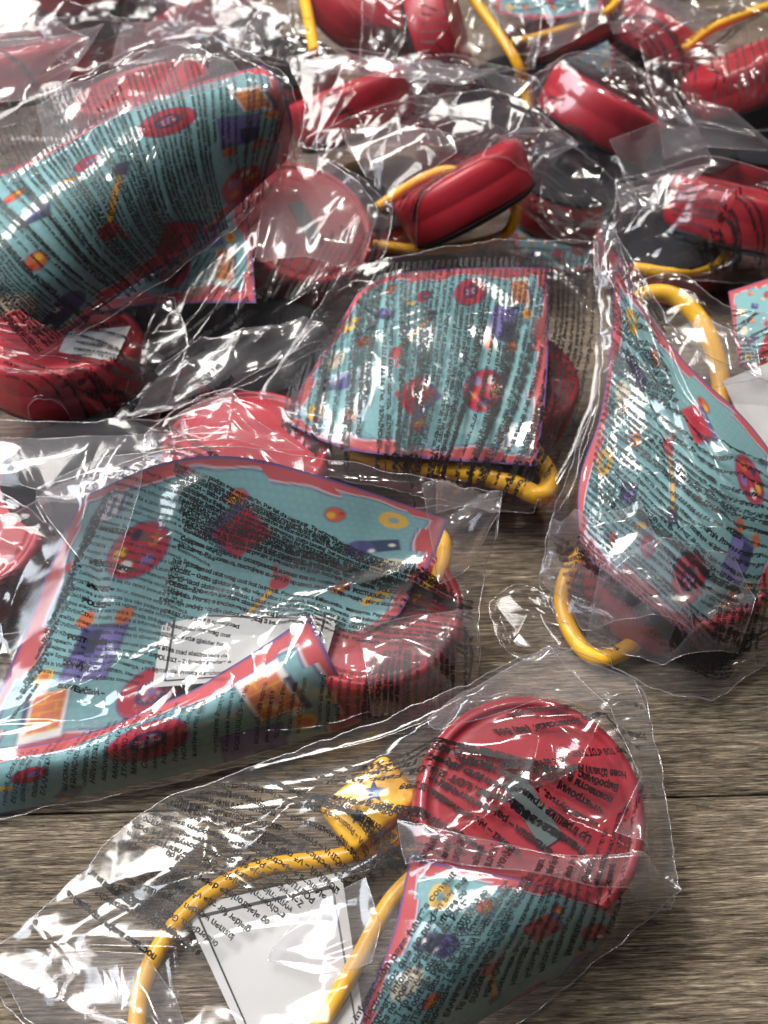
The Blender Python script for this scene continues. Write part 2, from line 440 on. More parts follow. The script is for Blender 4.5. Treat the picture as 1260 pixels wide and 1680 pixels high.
def text_mesh(key, lines, size, spacing, res=2, bold=0.0):
    if key in _textcache: return _textcache[key]
    c = bpy.data.curves.new('print_source', 'FONT'); c.body = '\n'.join(lines)
    c.size = size; c.space_line = spacing / size; c.resolution_u = res; c.fill_mode = 'FRONT'; c.offset = bold * .55
    if FONT: c.font = FONT
    o = bpy.data.objects.new('print_source', c); col.objects.link(o)
    dg = bpy.context.evaluated_depsgraph_get()
    me = o.evaluated_get(dg).to_mesh()
    V = np.empty(len(me.vertices) * 3); me.vertices.foreach_get('co', V); V = V.reshape(-1, 3)[:, :2].copy()
    Fc = [tuple(p.vertices) for p in me.polygons]
    tri = []
    for f in Fc:
        for k in range(1, len(f) - 1): tri.append((f[0], f[k], f[k + 1]))
    o.evaluated_get(dg).to_mesh_clear()
    bpy.data.objects.remove(o); bpy.data.curves.remove(c)
    _textcache[key] = (V, np.array(tri)); return _textcache[key]
def warn_lines(start, n, width):
    out = []
    for k in range(n):
        s = LINES[(start + k) % len(LINES)]
        while len(s) < width: s = s + '  ' + LINES[(start + k * 3 + 7) % len(LINES)]
        out.append(s[:width])
    return out

class Sheet:
    """A curved sheet as a grid of points, with lookups by (u, v)."""
    def __init__(s, G):
        s.G = G; s.N = normals(G); s.nv, s.nu = G.shape[:2]; s.px = proj(G)
    def at(s, u, v, off):
        x = np.clip(u, 0, 1) * (s.nu - 1); y = np.clip(v, 0, 1) * (s.nv - 1)
        i = np.minimum(x.astype(int), s.nu - 2); j = np.minimum(y.astype(int), s.nv - 2)
        fx, fy = (x - i)[:, None], (y - j)[:, None]
        bl = lambda A: (A[j, i] * (1 - fx) + A[j, i + 1] * fx) * (1 - fy) + (A[j + 1, i] * (1 - fx) + A[j + 1, i + 1] * fx) * fy
        n = bl(s.N); n /= np.linalg.norm(n, axis=1, keepdims=True) + 1e-9
        return bl(s.G) + n * off
    def lay(s, V, tri, px, py, ang, off=0.02, mirror=False):
        """Lay flat text with its upper left corner near a sketch point, reading along ang degrees (0 right, 90 up)."""
        d = np.hypot(s.px[..., 0] - px, s.px[..., 1] - py); j, i = np.unravel_index(np.argmin(d), d.shape)
        k = max(3, min(s.nu, s.nv) // 12)
        j0, i0 = j, i
        i = min(max(i, k), s.nu - 1 - k); j = min(max(j, k), s.nv - 1 - k)
        Pu = (s.G[j, i + k] - s.G[j, i - k]) / (2 * k / (s.nu - 1)); Pv = (s.G[j + k, i] - s.G[j - k, i]) / (2 * k / (s.nv - 1))
        Ju = (s.px[j, i + k] - s.px[j, i - k]) / (2 * k / (s.nu - 1)); Jv = (s.px[j + k, i] - s.px[j - k, i]) / (2 * k / (s.nv - 1))
        a = math.radians(ang)
        w = np.linalg.solve(np.stack([Ju, Jv], 1), np.array([math.cos(a), -math.sin(a)]))
        t = Pu * w[0] + Pv * w[1]; w /= np.linalg.norm(t); t /= np.linalg.norm(t)
        n = np.cross(Pv, Pu); n /= np.linalg.norm(n)
        y3 = np.cross(n, t)
        wy = np.linalg.lstsq(np.stack([Pu, Pv], 1), y3, rcond=None)[0]
        u0, v0 = i0 / (s.nu - 1), j0 / (s.nv - 1)
        X, Y = (V[:, 0] * (-1 if mirror else 1)), V[:, 1]
        u = u0 + X * w[0] + Y * wy[0]; v = v0 + X * w[1] + Y * wy[1]
        ok = (u > .012) & (u < .988) & (v > .012) & (v < .988)
        keep = ok[tri].all(1); tri = tri[keep]
        used = np.unique(tri)
        if len(used) == 0: return np.zeros((0, 3)), tri
        re = np.zeros(len(V), int); re[used] = np.arange(len(used))
        return s.at(u[used], v[used], off), re[tri]

# ------------------------------------------------------------------ builders
def leaflet_panel(name, parent, top, right, bottom, left, art=(0, 1.25, 0, 1), puff=0.4, res=(210, 160), wave=0.06, seed=1, shift=(0, 0)):
    G = coons(top, right, bottom, left, *res)
    u, v = uvgrid(G)
    G[..., 2] += puff * np.sin(np.pi * u) ** 0.8 * np.sin(np.pi * v)
    G[..., 2] += wave * (vnoise(u * 5, v * 4, seed) - .5) * 2 * np.minimum(1, 6 * np.minimum(np.minimum(u, 1 - u), np.minimum(v, 1 - v)) + .3)
    x = art[0] + u * (art[1] - art[0]); y = art[2] + v * (art[3] - art[2])
    C = artwork(x, y, *shift).reshape(-1, 3); V = G.reshape(-1, 3); Fc = gridfaces(*G.shape[:2])
    o = mesh(name, V, Fc, M_PRINT, parent, colors=C)
    st = max(1, res[0] // 70)
    g2 = G[::st, ::st]
    return o, bvh_of(g2.reshape(-1, 3), gridfaces(*g2.shape[:2]))
def paper_slip(label, corners, puff=0.1, group='white instruction slips in the bags', lines=0, ang=0, border=True):
    """White slip with a thin printed frame; corners tl, tr, br, bl."""
    tl, tr, br, bl = corners
    G = coons([tl, tr], [tr, br], [bl, br], [tl, bl], 40, 30)
    u, v = uvgrid(G); G[..., 2] += puff * np.sin(np.pi * u) * np.sin(np.pi * v)
    o = mesh('instruction_slip', G.reshape(-1, 3), gridfaces(30, 40), M_WHITE)
    tag(o, label, 'paper slip', group)
    s = Sheet(G)
    if border:
        V, Fc = [], []
        lo, hi, wd = 0.07, 0.93, 0.012
        for (a, b) in (((lo, lo), (hi, lo)), ((hi, lo), (hi, hi)), ((hi, hi), (lo, hi)), ((lo, hi), (lo, lo))):
            n = 14; t = np.linspace(0, 1, n); hz = abs(a[0] - b[0]) > .1
            uu = a[0] + t * (b[0] - a[0]); vv = a[1] + t * (b[1] - a[1])
            A = s.at(uu - (0 if hz else wd * .6), vv - (wd * .8 if hz else 0), .012); B = s.at(uu + (0 if hz else wd * .6), vv + (wd * .8 if hz else 0), .012)
            k = len(V); V += list(A) + list(B); Fc += [(k + q, k + q + 1, k + n + q + 1, k + n + q) for q in range(n - 1)]
        tag(mesh('printed_frame', V, Fc, M_GINK, o, smooth=False), kind='stuff')
    st = G[::2, ::2]
    return o, bvh_of(G.reshape(-1, 3), gridfaces(30, 40)), s

R0 = 3.08
BODY = [(0.6, -1.15), (2.30, -1.15), (2.62, -1.10), (2.86, -.95), (2.98, -.72), (3.03, -.40), (3.05, -.05), (3.035, .02), (3.05, .09), (R0, .34), (3.07, .62), (3.03, .84), (2.93, .98),
        (2.80, 1.02), (2.74, .985), (2.70, .93), (2.55, .93), (2.48, .97), (2.40, .985), (2.0, 1.0), (0.4, 1.03)]
def place(o, c, Rm):
    M = Matrix.Identity(4)
    for a in range(3):
        for b in range(3): M[a][b] = Rm[a, b]
        M[a][3] = c[a] * CM
    o.matrix_world = M
PROTO = {}
def toy(label, px, py, z, n, roll=0.0, loops=(), group='red toys with yellow loops in bags', sticker=True, conn=None, loop_r=0.21, center=None, shift=0.0):
    """Round red toy: body, raised rim, sticker, yellow connector and yellow loop."""
    c = P(px, py, z) if center is None else np.array(center); nw = cdir(*n); Rm = frame_of(nw, roll)
    root = thing('round_toy', label, 'toy', group)
    root.location = Vector(c) * CM
    inv = lambda V: np.asarray(V) - c
    V, Fc = PROTO.setdefault('body', lathe(np.array(BODY) * np.array([.93, .98])))
    W = np.asarray(V) @ Rm.T
    if 'bodymesh' not in PROTO:
        b = mesh('body', V, Fc, M_RED, root); PROTO['bodymesh'] = b.data
    else:
        b = bpy.data.objects.new('body', PROTO['bodymesh']); col.objects.link(b); b.parent = root
    b.rotation_euler = Matrix(Rm.tolist()).to_euler()
    trees = [bvh_of(W + c, [f for f in Fc])]
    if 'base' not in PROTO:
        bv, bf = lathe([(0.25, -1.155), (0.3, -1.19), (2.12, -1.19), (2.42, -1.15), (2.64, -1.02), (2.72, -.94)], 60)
        k = mesh('base_cap', bv, bf, M_BASE, root); PROTO['base'] = k.data  # black underside, added so that upturned toys darken the gaps like shade
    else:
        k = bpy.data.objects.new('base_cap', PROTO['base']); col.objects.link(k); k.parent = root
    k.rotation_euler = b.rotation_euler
    if sticker:
        if 'stk' not in PROTO:
            sv, sf = rbox(.62, 1.75, .03, .01); sv = sv + np.array([0, 0, 1.03]); k = mesh('sticker', sv, sf, M_STK, root, smooth=False); PROTO['stk'] = k.data
        else:
            k = bpy.data.objects.new('sticker', PROTO['stk']); col.objects.link(k); k.parent = root
        k.rotation_euler = b.rotation_euler
    if conn:
        cp, cn, ca, sz = P(*conn[0]), cdir(*conn[1]), math.radians(conn[2]), conn[3]
        Rc = frame_of(cn, ca)
        cv, cf = rbox(*sz, .14); cv = cv @ Rc.T + cp
        kx = mesh('connector', inv(cv), cf, M_YEL, root)
        trees.append(bvh_of(cv, cf))
        # blue star shaped print on the connector
        pts5 = [(math.cos(k * math.pi / 5 + .3) * (.30 if k % 2 else .14), math.sin(k * math.pi / 5 + .3) * (.30 if k % 2 else .14)) for k in range(10)]
        for (ox, oy, s_) in ((.25, .1, 1.0), (-.45, -.12, .7)):
            pv = np.array([(ox + x * s_, oy + y * s_, sz[2] / 2 + .012) for x, y in pts5] + [(ox, oy, sz[2] / 2 + .012)]) @ Rc.T + cp
            mesh('printed_star', inv(pv), [(10, k, (k + 1) % 10) for k in range(10)], M_BLUE, kx, smooth=False)
    for L in loops:
        pth = spline(pts(L), 70)
        lv, lf = tube(pth, loop_r, 14)
        mesh('loop', inv(lv), lf, M_YEL, root)
        trees.append(bvh_of(lv, lf))
    return root, trees

def heights(G, trees):
    nv, nu = G.shape[:2]
    H = np.full(nv * nu, -1e9); dn = Vector((0, 0, -1)); xy = G[..., :2].reshape(-1, 2).tolist()
    for t in trees:
        rc = t.ray_cast
        for k, (x, y) in enumerate(xy):
            h = rc(Vector((x, y, 60.0)), dn)[0]
            if h is not None and h.z > H[k]: H[k] = h.z
    return H.reshape(nv, nu)
def drape(G, trees, clear=0.05, rounds=3, taut=45):
    nv, nu = G.shape[:2]
    H = heights(G, trees)
    H += clear
    Z = G[..., 2]; Z0 = Z.copy()
    def relax(Z, H, n):
        for s in range(n):
            Z[1:-1, 1:-1] = np.maximum(.25 * (Z[:-2, 1:-1] + Z[2:, 1:-1] + Z[1:-1, :-2] + Z[1:-1, 2:]), H[1:-1, 1:-1])
    if rounds > 2:                       # film pulled taut over what it holds: coarse pass, then fine
        q = 3; ri, ci = np.unique(np.r_[0:nv:q, nv - 1]), np.unique(np.r_[0:nu:q, nu - 1])
        Zc = np.maximum(Z, H)[np.ix_(ri, ci)]; Hc = H[np.ix_(ri, ci)]
        Zc[0], Zc[-1], Zc[:, 0], Zc[:, -1] = Z0[0, ci], Z0[-1, ci], Z0[ri, 0], Z0[ri, -1]
        relax(Zc, Hc, taut)
        t = np.stack([np.interp(np.arange(nu), ci, r) for r in Zc])
        Z[:] = np.stack([np.interp(np.arange(nv), ri, t[:, k]) for k in range(nu)], 1)
    np.maximum(Z, H, out=Z)
    relax(Z, H, 30)
    return H
from mathutils.geometry import delaunay_2d_cdt
def facets(X, Y, Lu, Lv, dens, amp, rs, stretch=2.6):
    """Flat facets with sharp creases between them, as crumpled film has."""
    th = rs.rand() * np.pi; c, s_ = math.cos(th), math.sin(th); q = math.sqrt(stretch)
    X, Y = (X * c + Y * s_) / q, (-X * s_ + Y * c) * q
    x0, y0 = X.min(), Y.min(); X, Y = X - x0, Y - y0; Lu, Lv = X.max(), Y.max()
    n = int((Lu + 2) * (Lv + 2) * dens) + 6
    p = np.stack([rs.rand(n) * (Lu + 2) - 1, rs.rand(n) * (Lv + 2) - 1], 1)
    p = np.vstack([p, [(-2, -2), (Lu + 2, -2), (Lu + 2, Lv + 2), (-2, Lv + 2)]])
    r = delaunay_2d_cdt([Vector(q) for q in p.tolist()], [], [], 0, 1e-6)
    h = rs.randn(len(r[0])) * amp
    t = BVHTree.FromPolygons([(q.x, q.y, z) for q, z in zip(r[0], h)], [tuple(f) for f in r[2]])
    out = np.zeros(X.size); dn = Vector((0, 0, -1)); xs, ys = X.ravel(), Y.ravel()
    for k in range(X.size):
        q = t.ray_cast(Vector((xs[k], ys[k], 9.0)), dn)[0]
        if q is not None: out[k] = q.z
    return out.reshape(X.shape)
def crests(G, n, seed, hmax=0.22, ridges=(), crum=1.0):
    """Sharp creases and soft undulation of crumpled film."""
    rs = np.random.RandomState(seed); u, v = uvgrid(G)
    Lu = np.linalg.norm(np.diff(G, axis=1), axis=-1).sum(1).mean(); Lv = np.linalg.norm(np.diff(G, axis=0), axis=-1).sum(0).mean()
    X, Y = u * Lu, v * Lv
    D = 0.12 * (vnoise(X * .5, Y * .5, seed) - .5) + facets(X, Y, Lu, Lv, .26, crum * .17, rs, 3.2) + facets(X, Y, Lu, Lv, 1.0, crum * .02, rs) + .07
    def seg(X, Y, a, b, h, w):
        d = b - a; L = np.hypot(*d) + 1e-6
        t = ((X - a[0]) * d[0] + (Y - a[1]) * d[1]) / L ** 2; tc = np.clip(t, 0, 1)
        dist = np.hypot(X - a[0] - tc * d[0], Y - a[1] - tc * d[1])
        return h * np.exp(-dist / w) * (0.25 + 0.75 * np.sin(np.pi * np.clip(t, 0, 1)))
    for k in range(int(n * .5)):
        a = np.array([rs.rand() * Lu, rs.rand() * Lv]); th = rs.rand() * np.pi; L = .9 + 4.2 * rs.rand() ** 1.4
        b = a + L * np.array([math.cos(th), math.sin(th)])
        h = hmax * (.25 + .75 * rs.rand()) * (1 if rs.rand() < .72 else -1); w = .16 + .42 * rs.rand()
        D += seg(X, Y, a, b, h, w)
        if rs.rand() < .5:
            th2 = th + rs.choice([-1, 1]) * (.6 + .8 * rs.rand()); D += seg(X, Y, b, b + L * .6 * np.array([math.cos(th2), math.sin(th2)]), h * .8, w)
    px = proj(G) / 60.0
    for (line, h, w) in ridges:
        q = np.array(line, float) / 60.0
        best = np.zeros(u.shape)
        for a, b in zip(q[:-1], q[1:]):
            d = b - a; L2 = (d ** 2).sum() + 1e-9
            t = np.clip(((px[..., 0] - a[0]) * d[0] + (px[..., 1] - a[1]) * d[1]) / L2, 0, 1)
            dist = np.hypot(px[..., 0] - a[0] - t * d[0], px[..., 1] - a[1] - t * d[1])
            c = h * np.exp(-dist / w)
            best = np.where(abs(c) > abs(best), c, best)
        D += best
    edge = np.clip(7 * np.minimum(np.minimum(u, 1 - u), np.minimum(v, 1 - v)), 0, 1)
    D[1:-1, 1:-1] = .4 * D[1:-1, 1:-1] + .15 * (D[:-2, 1:-1] + D[2:, 1:-1] + D[1:-1, :-2] + D[1:-1, 2:])
    N = normals(G)
    G += (D * (.15 + .85 * edge))[..., None] * (0.35 * N + np.array([0, 0, .65]))
    return Lu, Lv

def write(S_, t):
    """Lines of print, each laid on its own: starts run from point a to point b, reading angle turns from the first to the last."""
    sp, a0, b0 = t.get('sp', 12), np.array(t['a'], float), np.array(t.get('b', t['a']), float)
    n = t.get('n') or max(1, int(np.hypot(*(b0 - a0)) / sp) + 1)
    lines = t.get('lines') or warn_lines(t.get('start', 0), n, t.get('w', 46))
    n = len(lines); an = t['ang'] if isinstance(t['ang'], tuple) else (t['ang'], t['ang'])
    rs = np.random.RandomState(t.get('start', 0) + 3)
    tv, tf, k = [], [], 0
    for q, ln in enumerate(lines):
        f = q / max(1, n - 1)
        if not ln.strip() or rs.rand() < t.get('skip', .04): continue
        sz = t.get('size', .2) * 1.14
        V0, T0_ = text_mesh((ln, sz, t.get('res', 1)), [ln], sz, sz, t.get('res', 1), t.get('bold', .055) * sz)
        p = a0 * (1 - f) + b0 * f
        a, b = S_.lay(V0, T0_, p[0], p[1], an[0] * (1 - f) + an[1] * f, .018, t.get('mirror', False))
        tv.append(a); tf.append(b + k); k += len(a)
    if not k: return np.zeros((0, 3)), np.zeros((0, 3), int)
    return np.vstack(tv), np.vstack(tf)
def bag(label, top, right, bottom, left, trees, mat=None, crum=1.0, base=0.06, res=(100, 70), puff=0.3, n_crest=36, seed=1, texts=(), ridges=(), hmax=0.22,
        flaps=(), group='clear printed plastic bags heaped on the table', clear=0.06, seal=True):
    G = coons(top, right, bottom, left, *res)
    # ragged film edge
    u, v = uvgrid(G)
    eg = np.clip(1 - 7 * np.minimum(np.minimum(u, 1 - u), np.minimum(v, 1 - v)), 0, 1)
    for c_ in (0, 1):
        G[..., c_] += eg * (.2 * (abs(vnoise(G[..., 0] * 1.1 + 9, G[..., 1] * 1.1 + c_ * 17, seed + 70) - .5) - .2) + .14 * (abs(vnoise(G[..., 0] * 2.7, G[..., 1] * 2.7 + c_ * 31, seed + 71) - .5) - .2))
    G[..., 2] += eg * .22 * (vnoise(G[..., 0] * .9, G[..., 1] * .9, seed + 72) - .2)
    G[..., 2] += puff * (np.sin(np.pi * u) * np.sin(np.pi * v)) ** .6
    H = drape(G, trees, clear)
    Lu, Lv = crests(G, n_crest, seed, hmax, ridges, crum)
    G[..., 2] = np.maximum(G[..., 2], np.maximum(heights(G, trees) + .05, base + .05))
    nv, nu = G.shape[:2]
    # lower layer of the pouch
    B = G.copy()
    e = np.minimum(np.minimum(u, 1 - u), np.minimum(v, 1 - v)); w = np.clip(e * 5, 0, 1); w = w * w * (3 - 2 * w)
    zb = np.minimum(base + .05 * vnoise(u * 9, v * 9, seed + 5), G[..., 2] - .04)
    B[..., 2] = G[..., 2] * (1 - w) + zb * w
    o = mesh('plastic_bag', G.reshape(-1, 3), gridfaces(nv, nu), mat or M_FILM)
    ri, ci = np.unique(np.r_[0:nv:3, nv - 1]), np.unique(np.r_[0:nu:3, nu - 1])
    B2 = B[np.ix_(ri, ci)]
    mesh('back_layer', B2.reshape(-1, 3), gridfaces(len(ri), len(ci), flip=True), M_FILM, o)
    tag(o, label, 'plastic bag', group)
    S_ = Sheet(G)
    tv, tf, k = [], [], 0
    SB = None
    for t in texts:
        S2 = S_
        if t.get('under'):
            SB = SB or Sheet(B); S2 = SB
        a, b = write(S2, t)
        tv.append(a); tf.append(b + k); k += len(a)
    if k:
        tag(mesh('printed_text', np.vstack(tv), np.vstack(tf), M_INK, o, smooth=False), kind='stuff')
    if seal:
        rim = np.vstack([G[0], G[1:, -1], G[-1, -2::-1], G[-2:0:-1, 0]])
        rim = np.vstack([rim, rim[:1]])
        sv, sf = tube(rim, .016, 6)
        mesh('sealed_edge', sv, sf, M_SEAL, o)
    st = G[::2, ::2]
    ft = bvh_of(st.reshape(-1, 3), gridfaces(*st.shape[:2]))
    for f in flaps:
        FG = coons(f['top'], f['right'], f['bottom'], f['left'], 48, 36, polyline)
        drape(FG, [ft], .07, 2)
        flu, flv = crests(FG, f.get('n', 8), f.get('seed', 3), .12)
        fo = mesh('folded_flap', FG.reshape(-1, 3), gridfaces(36, 48), M_FLAP, o)
        rim = np.vstack([FG[0], FG[1:, -1], FG[-1, -2::-1], FG[-2:0:-1, 0]])
        sv, sf = tube(rim, .011, 5); mesh('flap_edge', sv, sf, M_SEAL, fo)
        if f.get('text'):
            a, b = write(Sheet(FG), f['text'])
            if len(a): tag(mesh('flap_text', a, b, M_INK, fo, smooth=False), kind='stuff')
    return o, S_

# ================================================================== the front bag
TEALS = 'teal printed leaflets with red borders'
DISC_LINES = ['Tel: +90 262 751 19 23. LOT 25.01 Fabr. in VN Co.', 'Ця іграшка призначена для дітей. Просимо зберегти', 'на майбутнє. Іграшка містить комплект приладдя,',
 'електронні деталі. Не слід її викидати, треба', 'покласти в смітник. MEGAS Vina Co., Ltd. Lien', 'Виробник: MEGAS Vina Компані, Lien Chieu IZ', 'Нова Khanh Hoa. ТОВ «ГОТ ТД», А/1454. Тел.',
 'Імпортер: ТОВ «ГОТ ТД», No. 3 street Демпартс', 'район, Київська область, Броварський (44) 561', 'Іграшка «Фризометр», виробництво В’єтнам']
slipA, bA, _ = paper_slip('white slip with thin frame, inside the front bag within the yellow loop',
    [(300, 1490, .5), (560, 1430, .9), (610, 1760, .4), (430, 1770, .3)], .15)
toyA, tA = toy('large red round toy in the front bag, yellow loop lying to its left', 860, 1338, 2.2, (.06, .40, .9), .55,
    loops=[[(655, 1372, 1.5), (560, 1405, 1.1), (430, 1425, .8), (330, 1475, .6), (258, 1560, .5), (226, 1660, .5), (240, 1780, .5), (330, 1850, .5), (450, 1800, .5), (520, 1690, .6), (585, 1580, .9), (640, 1480, 1.2), (700, 1420, 1.4)]],
    conn=((608, 1322, 1.75), (-.1, .5, .85), 38, (2.2, 1.5, .9)), loop_r=.22)
leafA = thing('leaflet', 'teal leaflet curled into a cone below the red disc in the front bag', 'leaflet', TEALS)
_, lA = leaflet_panel('curled_sheet', leafA,
    [(672, 1406, 3.3), (760, 1424, 3.8), (880, 1450, 3.9), (1010, 1494, 2.4)], [(1010, 1494, 2.4), (985, 1545, 1.3), (940, 1590, .5)],
    [(545, 1800, .5), (680, 1745, .9), (800, 1668, .6), (940, 1590, .5)], [(672, 1406, 3.3), (648, 1520, 2.9), (605, 1640, 2.1), (545, 1800, .5)], art=(0, 1.0, 1, .2), puff=.6)
bag('front clear bag with large legible print, lying nearest on bare wood',
    [(-40, 1585, .2), (90, 1476, .7), (240, 1331, 1.2), (400, 1262, 1.8), (600, 1190, 2.6), (770, 1123, 3.0), (900, 1060, 2.6)],
    [(900, 1060, 2.6), (1040, 1114, 1.6), (1072, 1205, 1.2), (1095, 1330, 1.0), (1114, 1465, .9)],
    [(330, 1900, .2), (560, 1860, .3), (760, 1740, .3), (900, 1640, .3), (1020, 1545, .4), (1114, 1465, .9)],
    [(-40, 1585, .2), (40, 1680, .2), (180, 1790, .2), (330, 1900, .2)],
    tA + [lA, bA], res=(300, 200), puff=.25, n_crest=80, seed=11, hmax=.2, mat=M_FILM2, crum=.75,
    ridges=[([(900, 1066), (1000, 1155), (940, 1275), (850, 1312), (1000, 1380), (1112, 1462)], .34, .30), ([(850, 1312), (700, 1400), (600, 1440)], .22, .25),
            ([(60, 1520), (120, 1600), (90, 1660)], .25, .2), ([(150, 1555), (290, 1560), (300, 1650)], .25, .2), ([(0, 1600), (130, 1660), (260, 1700)], .3, .22),
            ([(480, 1480), (700, 1390)], .2, .2), ([(860, 1080), (790, 1140), (700, 1240)], .22, .25), ([(420, 1262), (620, 1215), (760, 1160)], .25, .2)],
    texts=[dict(a=(962, 1392), b=(1058, 1205), ang=(147, 156), lines=DISC_LINES, size=.275, res=2, bold=.07, skip=0),
           dict(a=(800, 1400), b=(962, 1392), ang=147, lines=['ROMÂNĂ – LTD.ŞTİ., Strada 263 Gama', 'SUOMI – Nx oyuncaklar 3 yaş', 'SVENSKA – paketet innehåller', 'ΕΛΛΗΝΙΚΑ – elektroniska'], size=.26, res=2, bold=.07, skip=0),
           dict(a=(700, 1408), b=(800, 1400), ang=146, start=30, n=4, w=46, size=.23, res=2),
           dict(a=(258, 1566), b=(290, 1530), ang=141, lines=['постојано имајте ја предвид оваа', 'електронски делови кои не можат'], size=.25, res=2, bold=.07, skip=0),
           dict(a=(330, 1560), b=(470, 1500), ang=141, lines=['Dit speelgoed bevat elektronische', 'onderdelen. Gooi het speelgoed niet', 'kunnen worden hergebruikt. Dette', 'gjelder for alle våre leker i m', 'og elektroniske deler. Må ikke', 'zachowanie niniejszej informacji do'], size=.25, res=2, bold=.05, skip=0),
           dict(a=(480, 1490), b=(690, 1405), ang=142, start=26, n=12, w=60, size=.25, res=2, bold=.05, skip=0),
           dict(a=(535, 1770), b=(1000, 1535), ang=(56, 76), start=0, n=22, w=44, size=.265, res=2, bold=.05, skip=0),
           dict(a=(1040, 1160), b=(1062, 1190), ang=-28, lines=['Made in Vietnam', 'Fabricado en Vietnam'], size=.2, res=2),
           dict(a=(300, 1440), b=(420, 1560), ang=-28, start=4, n=10, w=44, size=.21, under=True, mirror=True), dict(a=(430, 1300), b=(480, 1400), ang=-10, start=14, n=6, w=40, size=.21, under=True, mirror=True)],
    flaps=[dict(top=[(652, 1345, 3), (760, 1370, 3.5), (900, 1400, 3), (1112, 1458, 1)], right=[(1112, 1458, 1), (1100, 1492, .9)],
                bottom=[(665, 1440, 2.5), (800, 1440, 3), (960, 1478, 2), (1100, 1492, .9)], left=[(652, 1345, 3), (665, 1440, 2.5)], seed=5,
                text=dict(a=(700, 1440), b=(1000, 1488), ang=68, start=30, n=13, w=9, size=.25)),
           dict(top=[(900, 1068, 2.6), (970, 1090, 2.2), (1040, 1118, 1.6)], right=[(1040, 1118, 1.6), (1072, 1205, 1.2), (1095, 1330, 1.0), (1112, 1455, .9)],
                bottom=[(1000, 1385, 2.4), (1060, 1425, 1.6), (1112, 1455, .9)], left=[(900, 1068, 2.6), (1002, 1160, 2.6), (1045, 1290, 2.2), (1000, 1385, 2.4)], seed=6, n=12),
           dict(top=[(700, 1180, 3), (800, 1120, 3), (900, 1068, 2.6)], right=[(900, 1068, 2.6), (1000, 1160, 2.6)], bottom=[(720, 1230, 3), (850, 1180, 3.2), (1000, 1160, 2.6)], left=[(700, 1180, 3), (720, 1230, 3)], seed=19, n=10),
           dict(top=[(0, 1590, .4), (100, 1560, .7), (240, 1570, .8)], right=[(240, 1570, .8), (290, 1640, .7), (330, 1760, .4)], bottom=[(40, 1670, .3), (160, 1750, .3), (330, 1760, .4)], left=[(0, 1590, .4), (40, 1670, .3)], seed=20, n=12),
           dict(top=[(455, 1550, .8), (520, 1480, 1.2), (600, 1440, 2)], right=[(600, 1440, 2), (625, 1520, 1.9), (610, 1595, 1.4)],
                bottom=[(440, 1580, .7), (520, 1600, 1), (610, 1595, 1.4)], left=[(455, 1550, .8), (440, 1580, .7)], seed=8)])

# ================================================================== the wide bag to its left
toyB, tB = toy('red round toy showing dark through the right end of the wide leaflet bag', 604, 1022, 1.2, (.0, .643, .766), .2, sticker=False,
    loops=[[(672, 990, 2.0), (718, 945, 2.0), (728, 890, 2.0), (700, 860, 1.7)]], loop_r=.24)
leafB = thing('leaflet', 'wide teal leaflet rolled with its brick printed corner folded towards the viewer', 'leaflet', TEALS)
_, lB1 = leaflet_panel('back_panel', leafB,
    [(135, 815, 4.4), (270, 758, 5.2), (400, 750, 5.4), (560, 792, 4.9), (735, 852, 3.9)], [(735, 852, 3.9), (712, 910, 3.3), (655, 1005, 2.5)],
    [(-60, 1265, .3), (200, 1225, .4), (400, 1150, 1.2), (655, 1008, 2.5)], [(135, 815, 4.4), (85, 920, 2.9), (30, 1060, 1.4), (-60, 1265, .4)], puff=-.25, art=(1.25, 0, 1, 0))
slipB, bB, _ = paper_slip('white slip showing between the folds of the wide leaflet', [(270, 1000, 1.9), (555, 1010, 2.55), (528, 1105, 2.35), (250, 1128, 1.5)], .05)
_, lB2 = leaflet_panel('front_fold', leafB,
    [(-60, 1240, 1.3), (130, 1206, 1.6), (300, 1140, 2.1), (365, 1102, 2.3), (435, 1058, 2.6), (507, 1008, 2.9)], [(507, 1008, 2.9), (548, 1092, 2.4), (598, 1182, .3)],
    [(-80, 1350, .15), (150, 1304, .15), (350, 1256, .2), (598, 1184, .25)], [(-60, 1240, 1.3), (-70, 1290, .9), (-80, 1350, .15)], art=(.35, 1.25, 0, .36), puff=.5)
